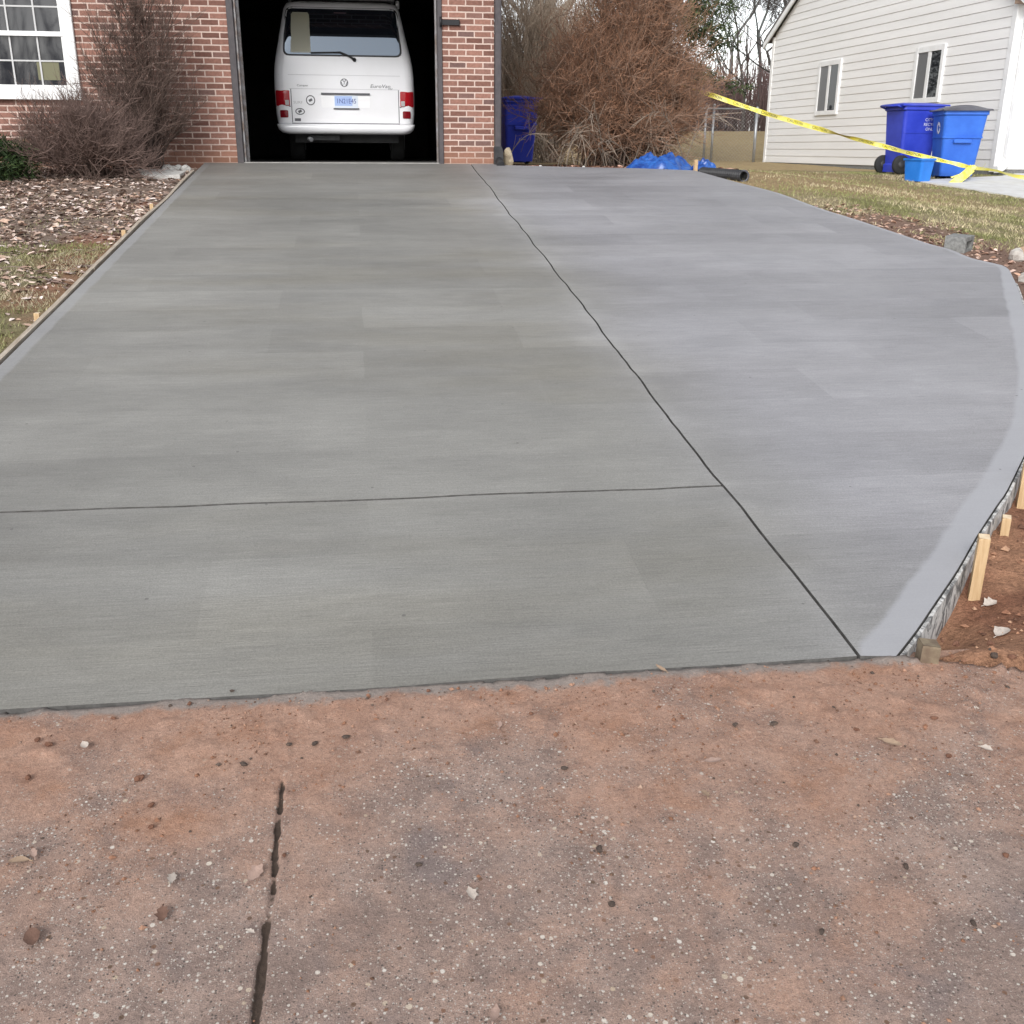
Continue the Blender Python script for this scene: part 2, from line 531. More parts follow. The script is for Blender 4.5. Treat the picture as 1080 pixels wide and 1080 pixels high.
M['cmu'] = mottled('grey_block', (.27, .27, .26), (.16, .16, .155), 40, .92, .4, .1)
M['rock'] = mottled('pale_rubble', (.50, .47, .43), (.36, .32, .29), 22, .9, .5, .1)
M['tan_rock'] = mottled('tan_rubble', (.50, .36, .25), (.38, .26, .18), 22, .9, .5, .1)
M['pale_stone'] = mottled('pale_paver', (.62, .61, .58), (.48, .46, .43), 20, .9, .3, .1)
M['clod_and_core_shade'] = mottled('clod_and_core_shade', (.065, .052, .046), (.12, .088, .07), 60, .95, .6, .05)
M['red_clod'] = mottled('red_clod', (.19, .10, .068), (.13, .065, .045), 50, .95, .6, .05)
M['pad'] = mottled('pale_walk', (.62, .62, .61), (.54, .53, .51), 5, .85, .1, .2)
M['bark'] = mottled('grey_bark', (.11, .095, .085), (.065, .055, .05), 22, .9, .5, .1, (1, 1, .3))
M['needle'] = vcol('needle', .7, .2, .3, 12)
M['brownbag'] = mottled('tan_stone', (.36, .30, .21), (.25, .20, .14), 15, .85, .3)
m = mat('stripped_form_face', (.4, .4, .4), .8); t = NT(m)
nf = t.noise(t.obj((1, 1, .6)), 16, 5, .7, 1.0); nf2 = t.noise(t.obj(), 45, 4, .7)
cf = t.mix(t.ramp(nf, .40, .56), (.12, .12, .12), (.55, .54, .52)); cf = t.mul(cf, t.rng(nf2, .3, .7, .7, 1.2))
t.out(cf, .85, t.bump(nf, .5, .01)); M['form'] = m

# ------------------------------------------------------------------ driveway outline (world XY)


def sxy(px, py):
    p = on_slab(px, py); return (p.x, p.y)


LX = -1.82
FY = 2.45
JX = 1.35
right_px = [(945, 692), (966, 665), (985, 637), (1010, 600), (1030, 565), (1051, 533), (1062, 517), (1076.7, 487)]
right_w = [sxy(*p) for p in right_px]
corner_px = [(1080, 325), (1074.7, 307), (1068.6, 293), (1061.5, 282), (1045, 277), (1024, 272), (1002, 263), (980, 257), (947, 246), (902, 231), (863, 219), (822, 204), (780, 193)]
corner_w = [sxy(*p) for p in corner_px]
back_w = [(4.05, 12.75), (3.4, 12.93), (2.45, 13.06), (1.76, 13.18), (1.76, YW-.03), (LX, YW-.03)]
# smooth arc between the two visible stretches of the right edge
p0, p3 = Vector(right_w[-1]), Vector(corner_w[0])
t0 = (Vector(right_w[-1])-Vector(right_w[-3])).normalized()
t1 = (Vector(corner_w[1])-Vector(corner_w[0])).normalized()
L = (p3-p0).length
arc = []
for k in range(1, 14):
    u = k/14
    q = ((1-u)**3)*p0+3*u*(1-u)**2*(p0+t0*L*.33)+3*u*u*(1-u)*(p3-t1*L*.3)+u**3*p3
    arc.append((q.x, q.y))


def smooth_poly(pts, n=3):
    """Catmull-Rom resample of an open polyline"""
    P = [Vector(p) for p in pts]; out = []
    for i in range(len(P)-1):
        a, b, c, d = P[max(i-1, 0)], P[i], P[i+1], P[min(i+2, len(P)-1)]
        for k in range(n):
            u = k/n
            q = .5*((2*b)+(c-a)*u+(2*a-5*b+4*c-d)*u*u+(3*b-a-3*c+d)*u**3)
            out.append((q.x, q.y))
    out.append(tuple(P[-1])); return out


right_edge = smooth_poly(right_w+arc+corner_w, 3)       # from front corner round to the back
OUT = [(LX, FY)] + [(JX+.0, FY)] + right_edge + back_w
OUTA = np.array(OUT)


def seg_dist(x, y, poly, closed=True):
    x = np.asarray(x, float); y = np.asarray(y, float)
    d = np.full(x.shape, 1e9)
    n = len(poly)
    for i in range(n if closed else n-1):
        ax, ay = poly[i]; bx, by = poly[(i+1) % n]
        vx, vy = bx-ax, by-ay; l2 = vx*vx+vy*vy+1e-12
        tt = np.clip(((x-ax)*vx+(y-ay)*vy)/l2, 0, 1)
        d = np.minimum(d, np.hypot(x-ax-tt*vx, y-ay-tt*vy))
    return d


def inside(x, y, poly):
    x = np.asarray(x, float); y = np.asarray(y, float)
    r_ = np.zeros(x.shape, bool); n = len(poly)
    for i in range(n):
        ax, ay = poly[i]; bx, by = poly[(i+1) % n]
        c = ((ay > y) != (by > y))
        xx = (bx-ax)*(y-ay)/((by-ay) if by != ay else 1e-12)+ax
        r_ ^= c & (x < xx)
    return r_


def zplane(y):
    return -S*(YW-np.asarray(y, float))


# ------------------------------------------------------------------ driveway: three bays split by tooled joints
def wiggle(a, b, amp, seed, n=60):
    A, B = Vector(a), Vector(b); d = (B-A); nr = Vector((-d.y, d.x)).normalized(); Ln = d.length
    ts = np.linspace(0, 1, n)
    off = (fbm(ts*Ln*2.2, ts*0+seed, seed, 3)-.5)*2*amp*np.minimum(1, np.minimum(ts, 1-ts)*12)
    return [tuple(A+d*float(tt)+nr*float(o_)) for tt, o_ in zip(ts, off)]


j1 = wiggle((JX, FY), (JX+.01, 13.18), .022, 3, 110)
T_Y0, T_Y1 = 3.64, 3.67
# crossing point of the joints
kx = min(range(len(j1)), key=lambda i: abs(j1[i][1]-T_Y1))
j2 = wiggle((LX, T_Y0), (j1[kx][0], j1[kx][1]), .012, 9, 50)


def offs(poly, d):
    P = [Vector(p) for p in poly]; o = []
    for i in range(len(P)):
        tn = (P[min(i+1, len(P)-1)]-P[max(i-1, 0)]).normalized()
        o.append((P[i].x-tn.y*d, P[i].y+tn.x*d))
    return o


G = .0055
j1l, j1r = offs(j1, G), offs(j1, -G)
j2u, j2d = offs(j2, .007), offs(j2, -.007)
bayA = j2u[:-1] + [(j1l[kx][0], j1[kx][1]+.007)] + j1l[kx+1:] + [(JX-.0, YW-.03), (LX, YW-.03)]
front = wiggle((LX, FY), (JX-G, FY), .012, 21, 40)
bayB = front[:-1] + [(j1l[0][0], FY)] + j1l[1:kx] + [(j1l[kx][0], j1[kx][1]-.007)] + j2d[:-1][::-1]
bayC = [(j1r[0][0], FY)] + right_edge + back_w[:4] + [(1.76, YW-.03), (JX+.02, YW-.03)] + j1r[::-1][:-1]
smooth_border = [(1.35+.0, FY)] + right_edge            # margin on the right
BW_PTS = None


def slab_bay(name, poly, label_parent):
    poly = [Vector(p) for p in poly]
    # drop duplicates
    cl = []
    for p in poly:
        if not cl or (p-cl[-1]).length > 1e-4: cl.append(p)
    if (cl[0]-cl[-1]).length < 1e-4: cl.pop()
    n = len(cl)
    xs = [p.x for p in cl]; ys = [p.y for p in cl]
    gx, gy = np.meshgrid(np.arange(min(xs), max(xs), .10), np.arange(min(ys), max(ys), .10))
    gx = gx.ravel()+rng.uniform(-.02, .02, gx.size); gy = gy.ravel()+rng.uniform(-.02, .02, gy.size)
    pl = [(p.x, p.y) for p in cl]
    ok = inside(gx, gy, pl) & (seg_dist(gx, gy, pl) > .03)
    pts = cl + [Vector((a, b)) for a, b in zip(gx[ok], gy[ok])]
    for dd in (.03, .06, .09, .115, .14, .17):
        for q_ in offs(right_edge, dd):
            if bool(inside(np.array([q_[0]]), np.array([q_[1]]), pl)[0]) and float(seg_dist(np.array([q_[0]]), np.array([q_[1]]), pl)[0]) > .02: pts.append(Vector(q_))
    # inner offset rows so that the margin follows the edge
    vo, eo, fo, _, _, _ = mgeo.delaunay_2d_cdt(pts, [(i, (i+1) % n) for i in range(n)], [], 1, 1e-5)
    V2 = np.array([(v.x, v.y) for v in vo])
    Fs = np.array([f for f in fo], np.int32)
    a = V2[Fs[:, 0]]; b = V2[Fs[:, 1]]; c = V2[Fs[:, 2]]
    ar = (b[:, 0]-a[:, 0])*(c[:, 1]-a[:, 1])-(b[:, 1]-a[:, 1])*(c[:, 0]-a[:, 0])
    Fs[ar < 0] = Fs[ar < 0][:, ::-1]
    z = zplane(V2[:, 1])+(fbm(V2[:, 0]*1.3, V2[:, 1]*1.3, 5, 3)-.5)*.006
    # signed margin coordinate: distance to slab edge minus local margin width
    er = seg_dist(V2[:, 0], V2[:, 1], right_edge, False)
    wr = .042+.060*(1-sstep(6.4, 7.8, V2[:, 1]))
    el = np.abs(V2[:, 0]-LX)
    edge = np.minimum(er-wr, el-.075)
    # rounded arris
    ed = seg_dist(V2[:, 0], V2[:, 1], pl)
    z = z
    V = np.column_stack([V2, z])
    # skirt
    bmap = {}
    for i, v in enumerate(V2): bmap[(round(v[0], 4), round(v[1], 4))] = i
    ring = [bmap.get((round(p.x, 4), round(p.y, 4))) for p in cl]
    ring = [r_ for r_ in ring if r_ is not None]
    nb = len(V)
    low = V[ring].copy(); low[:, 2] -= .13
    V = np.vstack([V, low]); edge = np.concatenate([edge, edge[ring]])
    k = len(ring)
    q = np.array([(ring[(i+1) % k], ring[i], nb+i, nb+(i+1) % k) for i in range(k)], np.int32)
    o = np_mesh(name, V, [Fs, q], [M['concrete'], M['shaded_side']], None, attrs={'edge': edge, 'jdist': np.minimum(seg_dist(V[:, 0], V[:, 1], j1, False), seg_dist(V[:, 0], V[:, 1], j2, False)+.06)}, midx=[0]*len(Fs)+[1]*len(q))
    return tag(o, kind='structure')


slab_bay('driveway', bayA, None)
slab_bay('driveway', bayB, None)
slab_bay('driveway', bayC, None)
# dark bottom of the joints
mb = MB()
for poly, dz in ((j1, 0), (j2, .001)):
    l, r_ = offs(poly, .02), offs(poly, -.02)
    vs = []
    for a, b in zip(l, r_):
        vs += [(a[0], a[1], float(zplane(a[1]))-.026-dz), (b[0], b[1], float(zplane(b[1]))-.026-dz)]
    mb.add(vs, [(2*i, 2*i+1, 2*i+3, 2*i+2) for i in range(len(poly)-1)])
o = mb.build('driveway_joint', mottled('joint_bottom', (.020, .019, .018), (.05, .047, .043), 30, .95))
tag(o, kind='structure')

# ------------------------------------------------------------------ old pavement in front
PZ = float(zplane(FY))-.004


def pave_z(x, y):
    return PZ-.075*(FY-np.asarray(y, float))


def bank_y(x):
    return np.interp(x, [-60, -1.9, 1.45, 1.5, 1.62, 1.80, 2.1, 3, 60], [2.42, 2.42, 2.45, 2.44, 2.41, 2.35, 2.28, 2.2, 2.2])


jp = [(297, 826), (296, 857), (293, 865), (288, 940), (285, 956), (282, 972), (275, 1030), (267, 1090), (258, 1150)]


def on_pave(px, py):
    d = ray(px, py)
    t = (PZ-.075*FY-ZC)/(d.z-.075*d.y)
    return Vector((t*d.x, t*d.y, ZC+t*d.z))


jw = [on_pave(*p) for p in jp]
jxs = (min(p.x for p in jw)-.03, max(p.x for p in jw)+.03)
xs = np.unique(np.concatenate([np.arange(-60, -3, 3.0), np.arange(-3, -1.8, .06), np.arange(-1.8, 2.2, .012), np.arange(2.2, 3.4, .06), np.arange(3.4, 60, 3.0), np.arange(jxs[0], jxs[1], .005)]))
ys = np.unique(np.concatenate([np.arange(-12, .5, .5), np.arange(.5, 1.0, .04), np.arange(1.0, 2.52, .012)]))
X, Y = np.meshgrid(xs, ys); X = X.ravel(); Y = Y.ravel()
Z = pave_z(X, Y)
near = sstep(1.7, 2.4, Y)
rightp = sstep(.9, 1.7, X)*sstep(1.5, 2.2, Y)
cl = fbm(X*7, Y*7, 2, 4); cl2 = fbm(X*26, Y*26, 8, 3)
Z = Z+(cl-.5)*.009*(.25+near+rightp*.6)+np.maximum(cl2-.56, 0)*.04*(.1+near*.8+.6*rightp)+(fbm(X*1.5, Y*1.5, 4, 2)-.5)*.012
# the pavement ends where the soil bank begins
Z = np.where((X > 1.50) & (Y > bank_y(X)-.015), Z-.3, Z)
# keep it tidy along the slab edge
Z = np.where(Y > FY-.03, np.minimum(Z, PZ+.004), Z)
Z = np.where(Y > FY+.001+(fbm(X*9, X*0, 77, 4)-.5)*.012, PZ-.03, Z)
jd = seg_dist(X, Y, [(p.x, p.y) for p in jw[0:2]], False)
jd = np.minimum(jd, seg_dist(X, Y, [(p.x, p.y) for p in jw[2:4]], False))
jd = np.minimum(jd, seg_dist(X, Y, [(p.x, p.y) for p in jw[5:]], False)-.002)
jd = jd+.0015+(fbm(X*45, Y*45, 31, 3)-.5)*.014
jt = 1-sstep(.003, .010, jd)
jfull = seg_dist(X, Y, [(p.x, p.y) for p in jw], False)+(fbm(X*60, Y*60, 33, 3)-.5)*.012
jt = np.maximum(jt, .42*(1-sstep(.003, .009, jfull)))
Z = Z-jt*.010
nx, ny = len(xs), len(ys)
ii = np.arange(nx*ny).reshape(ny, nx)
q = np.stack([ii[:-1, :-1], ii[:-1, 1:], ii[1:, 1:], ii[1:, :-1]], -1).reshape(-1, 4)
o = np_mesh('old_pavement', np.column_stack([X, Y, Z]), q, M['pavement'], attrs={'joint': jt}, smooth=True)
tag(o, kind='structure')

# ------------------------------------------------------------------ yard ground
def ground_z(x, y, rough=True):
    x = np.asarray(x, float); y = np.asarray(y, float)
    z = zplane(np.minimum(y, 12.9))
    cap = np.where(x > 4.5, -.05-.10*sstep(4.5, 8, x)+.008*np.maximum(y-16, 0), -.045)
    cap = np.minimum(cap, -.02)
    fall = -.15-.07*np.maximum(16.2-y, 0)
    far = sstep(25.5, 37, y)
    cap = cap+far*.85
    z = np.where(y > 11.5, np.minimum(z, cap)*(1-sstep(12.5, 13.5, y))+cap*sstep(12.5, 13.5, y), np.minimum(z, cap))
    k = sstep(4.7, 8.3, x)*sstep(4.5, 7, y)*(1-sstep(18, 25, y))
    z = z*(1-k)+np.minimum(z, fall)*k
    d = seg_dist(x, y, OUT); ins = inside(x, y, OUT)
    edge_drop = .03
    # trench beside the curved edge
    tr = (.085*np.exp(-(d/.17)**2)*sstep(2.40, 2.55, y)*(1-sstep(2.6, 3.1, y))+.060*np.exp(-(d/.42)**2)*sstep(2.45, 3.0, y))*(1-sstep(5.0, 6.8, y))*(x > 1.3)
    zz = z-edge_drop-tr
    zz = np.where((x > 1.3) & (y < 5.2), zz+.028*np.exp(-((y-bank_y(x)-.06)/.14)**2)+.02*sstep(.5, 1.2, d), zz)
    if rough:
        n = (fbm(x*3, y*3, 12, 4)-.5)
        zz = zz+n*(.035+.02*((x > 1.3) & (y < 6)))+np.where((x > 1.3) & (y < 6), (fbm(x*17, y*17, 14, 3)-.5)*.03, (fbm(x*11, y*11, 14, 2)-.5)*.012)
    zz = np.where(ins, z-.05-.12*sstep(0, .12, d), zz)
    # under the pavement and under the house
    zz = np.where(y < bank_y(x), np.minimum(zz, pave_z(x, y)-.06-.1*sstep(0, .2, bank_y(x)-y)), zz)
    zz = np.where((y > YW-.02) & (x < 1.9) & (x > -12) & (y < 24), np.minimum(zz, -.12), zz)
    return zz


def axis(*seg):
    return np.unique(np.round(np.concatenate([np.arange(a, b, s) for a, b, s in seg]), 4))


xs = axis((-300, -20, 20), (-20, -6, 1), (-6, -4.6, .2), (-4.6, -1.7, .06), (-1.7, 1.3, .25), (1.3, 2.9, .03), (2.9, 5.2, .06), (5.2, 11, .09), (11, 20, .6), (20, 301, 20))
ys = axis((-40, 1.8, 2), (1.8, 4.6, .03), (4.6, 13.6, .07), (13.6, 17, .12), (17, 36, .5), (36, 100, 4), (100, 801, 50))
X, Y = np.meshgrid(xs, ys); X = X.ravel(); Y = Y.ravel()
Z = ground_z(X, Y)
n1 = fbm(X*1.1, Y*1.1, 40, 4); n2 = fbm(X*4, Y*4, 41, 4); n3 = fbm(X*.5, Y*.5, 43, 3)


def C(*c): return np.array(c)[None, :]


def lerp(a, b, f): return a+(b-a)*np.asarray(f)[:, None]


col = np.tile(C(.27, .22, .135), (len(X), 1))                                  # dormant lawn soil
col = lerp(col, C(.17, .16, .07), sstep(.42, .62, n2))
left = X < -1.8
# left bed: brown mulch, red clay along the slab
bed = sstep(7.6, 9.2, Y+(n1-.5)*3.0+(n2-.5)*2.2)
colL = lerp(np.tile(C(.20, .18, .095), (len(X), 1)), C(.20, .15, .12), bed)
colL = lerp(colL, C(.20, .17, .10), (1-bed)*sstep(.45, .6, n2))
redL = np.exp(-((X+2.05)/.30)**2)*sstep(.46, .60, fbm(X*1.6, Y*1.6, 51, 3))*(Y < 10.5)
colL = lerp(colL, C(.25, .125, .085), np.clip(redL*.8, 0, 1))
col = np.where(left[:, None], colL, col)
# right side
er = seg_dist(X, Y, right_edge, False)
mulch = (X > 3)*(1-sstep(.55, 1.0, er+(n1-.5)*.7))*(1-sstep(9.4, 10.4, Y))
col = lerp(col, C(.20, .13, .10), np.where(left, 0, mulch))
straw = (X > 3.6)*sstep(10.5, 12.2, Y+(n1-.5)*2)*(1-sstep(7.0, 8.6, X+(n2-.5)*1.5))
col = lerp(col, C(.30, .215, .12), np.where(left, 0, straw*.9))
red = (X > 1.3)*(1-sstep(5.0, 6.4, Y+(n1-.5)))
col = lerp(col, lerp(np.tile(C(.315, .170, .105), (len(X), 1)), C(.215, .105, .066), sstep(.4, .62, n2)), red)
back = (Y > 19)*1.0
col = lerp(col, C(.36, .27, .15), back*.85)
col = lerp(col, C(.16, .14, .10), sstep(45, 70, Y))
shr = (X > 1.5)*(X < 5.2)*sstep(12.7, 13.1, Y)*(1-sstep(17, 19, Y))
col = lerp(col, C(.17, .095, .062), shr*.9)
col = col*(.85+.3*n2)[:, None]
nx, ny = len(xs), len(ys); ii = np.arange(nx*ny).reshape(ny, nx)
q = np.stack([ii[:-1, :-1], ii[:-1, 1:], ii[1:, 1:], ii[1:, :-1]], -1).reshape(-1, 4)
tag(np_mesh('ground', np.column_stack([X, Y, Z]), q, M['ground'], col=col, smooth=True), kind='structure')


def gz(x, y): return float(ground_z(np.array([x]), np.array([y]))[0])

def on_ground(px, py):
    d = ray(px, py); t_ = 1.0
    for k in range(400):
        if ZC+t_*d.z < gz(t_*d.x, t_*d.y): break
        t_ += .02
    return (t_*d.x, t_*d.y)


# ------------------------------------------------------------------ grass, litter


def blades(name, x, y, colr, h, wd, label, cat):
    n = len(x); z = ground_z(x, y)
    a = rng.uniform(0, 2*PI, n); lean = rng.uniform(.3, 1.5, n)*h; b = rng.uniform(0, 2*PI, n)
    P0 = np.column_stack([x-np.cos(a)*wd/2, y-np.sin(a)*wd/2, z-.005])
    P1 = np.column_stack([x+np.cos(a)*wd/2, y+np.sin(a)*wd/2, z-.005])
    P2 = np.column_stack([x+np.cos(b)*lean, y+np.sin(b)*lean, z+h])
    V = np.stack([P0, P1, P2], 1).reshape(-1, 3)
    o = np_mesh(name, V, np.arange(3*n).reshape(-1, 3), M['grass'], col=np.repeat(colr, 3, 0))
    return tag(o, label, cat, kind='stuff')


n = 90000
x = rng.uniform(4.2, 12.5, n); y = rng.uniform(6.6, 17.5, n)
er = seg_dist(x, y, right_edge, False); n1 = fbm(x*1.1, y*1.1, 40, 4); n2 = fbm(x*3, y*3, 61, 3)
padmask = (x > 8.17+(15.2-y)*.19) & (y < 15.3) | ((y >= 15.3) & (x > 8.2+(y-15.2)*2.2))
keep = ~inside(x, y, OUT) & (er > .12) & ((er > .55+(n1-.5)*.9) | (y > 9.8) | (n2 > .58)) & ~((y > 11.3+(n1-.5)*2.5) & (x < 7.9+(n2-.5)) & (rng.uniform(0, 1, n) < .72)) & ~padmask & (rng.uniform(0, 1, n) < .35+1.0*n2) & ~((x > 9.7) & (y > 16.2))
x, y, n2 = x[keep], y[keep], n2[keep]; n = len(x)
f = np.clip((fbm(x*1.7, y*1.7, 66, 3)-.36)*4.0+rng.uniform(-.4, .4, n), 0, 1)
cg = lerp(np.tile(C(.56, .47, .31), (n, 1)), C(.26, .27, .11), f)*rng.uniform(.7, 1.25, (n, 1))
blades('grass', x, y, cg, rng.uniform(.012, .04, n), .010, 'patchy dormant lawn of tan and green blades between the driveway and the neighbouring house', 'grass')
n = 90000
x = rng.uniform(-5.2, -1.92, n); y = rng.uniform(3.6, 11.0, n)
n1 = fbm(x*1.1, y*1.1, 40, 4); n2 = fbm(x*3, y*3, 61, 3)
bedk = sstep(7.6, 9.2, y+(n1-.5)*3.0+(fbm(x*4, y*4, 41, 4)-.5)*2.2)
keep = (rng.uniform(0, 1, n) < (.2+n2*1.1)*(1-.93*bedk)) & ~((x > -2.2) & (n2 < .42))
x, y = x[keep], y[keep]; n = len(x)
f = np.clip((fbm(x*1.9, y*1.9, 67, 3)-.36)*3.2+rng.uniform(-.35, .35, n), 0, 1)
cg = lerp(np.tile(C(.42, .36, .25), (n, 1)), C(.22, .23, .09), f)*rng.uniform(.7, 1.25, (n, 1))
blades('grass', x, y, cg, rng.uniform(.010, .035, n), .008, 'thin mossy lawn left of the driveway below the leaf bed', 'grass')


def leaf_np(x, y, size, colr, zoff=0.0, zfun=None):
    """curled five-point leaves as little bent sheets"""
    n = len(x); z = (zfun or ground_z)(x, y)
    a = rng.uniform(0, 2*PI, n); curl = rng.uniform(-.35, .75, n); tilt = rng.uniform(-.7, .7, (n, 2))
    tpl = np.array([(-.5, 0, 0), (-.2, .30, .35), (.2, .26, .3), (.55, .02, .0), (.2, -.28, .3), (-.2, -.27, .35), (0, 0, -.05)])
    u = tpl[None, :, 0]*size[:, None]; v = tpl[None, :, 1]*size[:, None]*rng.uniform(.6, 1.2, (n, 1))
    hgt = tpl[None, :, 2]*size[:, None]*curl[:, None]
    X = x[:, None]+u*np.cos(a)[:, None]-v*np.sin(a)[:, None]
    Y = y[:, None]+u*np.sin(a)[:, None]+v*np.cos(a)[:, None]
    Z = z[:, None]+zoff+hgt+np.abs(size[:, None])*.12+u*tilt[:, :1]*.5+v*tilt[:, 1:]*.5
    V = np.stack([X, Y, Z], -1).reshape(-1, 3)
    F1 = np.array([(0, 6, 1), (1, 6, 2), (2, 6, 3), (3, 6, 4), (4, 6, 5), (5, 6, 0)])
    Fs = (np.arange(n)[:, None, None]*7+F1[None]).reshape(-1, 3)
    return V, Fs, np.repeat(colr, 7, 0)


pal = 1.4*np.array([(.40, .31, .27), (.30, .22, .18), (.52, .44, .40), (.20, .135, .105), (.36, .25, .19), (.13, .09, .075), (.45, .36, .30)])
n = 24000
x = rng.uniform(-5.4, -1.90, n); y = rng.uniform(6.0, 13.2, n)
n1 = fbm(x*1.1, y*1.1, 40, 4); n2 = fbm(x*2.2, y*2.2, 71, 3)
k = np.clip(.16+.8*sstep(7.2, 9.3, y+(n1-.5)*3.0+(fbm(x*4, y*4, 41, 4)-.5)*2.2), 0, 1)*(.45+.9*sstep(.35, .6, fbm(x*1.7, y*1.7, 75, 3)))*np.where((x > -2.5) & (n2 < .47), .35, 1)
keep = rng.uniform(0, 1, n) < k
x, y = x[keep], y[keep]; n = len(x)
V, Fs, cc = leaf_np(x, y, (.016+rng.gamma(2.0, .014, n)).clip(.016, .09), pal[rng.integers(0, len(pal), n)]*rng.uniform(.75, 1.2, (n, 1)))
tag(np_mesh('leaf_litter', V, Fs, M['leafy'], col=cc), 'thick litter of dry pinkish brown leaves over the bed beside the brick house', 'leaf litter', kind='stuff')
n = 4500
x = rng.uniform(3.4, 6.6, n); y = rng.uniform(5.2, 10.4, n)
er = seg_dist(x, y, right_edge, False); n1 = fbm(x*1.1, y*1.1, 40, 4)
keep = ~inside(x, y, OUT) & (er > .05) & (er < .75+(n1-.5)*.9)
x, y = x[keep], y[keep]; n = len(x)
V, Fs, cc = leaf_np(x, y, rng.uniform(.022, .06, n), (pal*np.array([1.0, .88, .82]))[rng.integers(0, len(pal), n)]*rng.uniform(.7, 1.15, (n, 1)))
tag(np_mesh('leaf_litter', V, Fs, M['leafy'], col=cc), 'strip of reddish leaf litter along the curved driveway edge beside the lawn', 'leaf litter', kind='stuff')
n = 900
x = rng.uniform(1.8, 5.0, n); y = rng.uniform(13.1, 15.5, n)
V, Fs, cc = leaf_np(x, y, rng.uniform(.05, .10, n), (pal*np.array([.95, .7, .6]))[rng.integers(0, len(pal), n)]*rng.uniform(.6, 1.1, (n, 1)))
tag(np_mesh('leaf_litter', V, Fs, M['leafy'], col=cc), 'russet leaf litter under the large bare shrub at the back of the driveway', 'leaf litter', kind='stuff')

# ------------------------------------------------------------------ twigs


def tubes(P, r0, r1, sides=3):
    """P (N,K,3) polylines -> verts, quads"""
    N, K, _ = P.shape
    T = np.empty_like(P); T[:, 1:-1] = P[:, 2:]-P[:, :-2]; T[:, 0] = P[:, 1]-P[:, 0]; T[:, -1] = P[:, -1]-P[:, -2]
    T /= np.linalg.norm(T, axis=-1, keepdims=True)+1e-9
    ref = np.array([.31, .52, .11]); A = np.cross(T, ref); A /= np.linalg.norm(A, axis=-1, keepdims=True)+1e-9
    B = np.cross(T, A)
    rr = (np.asarray(r0)[:, None]+(np.asarray(r1)-np.asarray(r0))[:, None]*np.linspace(0, 1, K)[None])[..., None, None]
    an = np.arange(sides)*2*PI/sides
    V = P[:, :, None, :]+rr*(A[:, :, None, :]*np.cos(an)[None, None, :, None]+B[:, :, None, :]*np.sin(an)[None, None, :, None])
    base = np.arange(N)[:, None, None]*K*sides
    k = np.arange(K-1)[None, :, None]*sides; s_ = np.arange(sides)[None, None, :]; s2 = (s_+1) % sides
    q = np.stack([base+k+s_, base+k+s2, base+k+sides+s2, base+k+sides+s_], -1).reshape(-1, 4)
    return V.reshape(-1, 3), q


def bez(p0, p1, p2, K):
    t = np.linspace(0, 1, K)[None, :, None]
    return (1-t)**2*p0[:, None]+2*t*(1-t)*p1[:, None]+t*t*p2[:, None]


def unit(v): return v/(np.linalg.norm(v, axis=-1, keepdims=True)+1e-9)


def side_twigs(P, n, ln, spread, up, r0, r1, K=4, tmin=.25, droop=0.0):
    N, KK, _ = P.shape
    i = rng.integers(0, N, n); t = tmin+(1-tmin)*rng.uniform(0, 1, n)**.8
    f = t*(KK-1); a = np.minimum(f.astype(int), KK-2); fr = (f-a)[:, None]
    base = P[i, a]*(1-fr)+P[i, a+1]*fr
    tan = unit(P[i, a+1]-P[i, a])
    d = unit(tan*(1-spread)+rng.normal(0, 1, (n, 3))*spread*.8+np.array([0, 0, up]))
    L_ = ln*rng.uniform(.5, 1.3, (n, 1))
    mid = base+d*L_*.5+rng.normal(0, .04, (n, 3))*L_
    end = base+d*L_+rng.normal(0, .08, (n, 3))*L_+np.array([0, 0, -droop])*L_+np.array([0, 0, up*.25])*L_
    return bez(base, mid, end, K), np.full(n, r0)*rng.uniform(.8, 1.2, n), np.full(n, r1)


class Twigs:
    def __init__(s): s.V = []; s.F = []; s.C = []; s.n = 0

    def add(s, P, r0, r1, c0, c1, var=.2):
        V, q = tubes(P, r0, r1); s.F.append(q+s.n); s.n += len(V); s.V.append(V)
        N, K = P.shape[:2]
        t = np.linspace(0, 1, K)[None, :, None]
        c = (np.array(c0)*(1-t)+np.array(c1)*t)*rng.uniform(1-var, 1+var, (N, 1, 1))
        s.C.append(np.repeat(c.reshape(-1, 3), 3, 0))

    def build(s, name, parent=None, mt=None):
        return np_mesh(name, np.vstack(s.V), np.vstack(s.F), mt or M['twig'], parent, col=np.vstack(s.C))


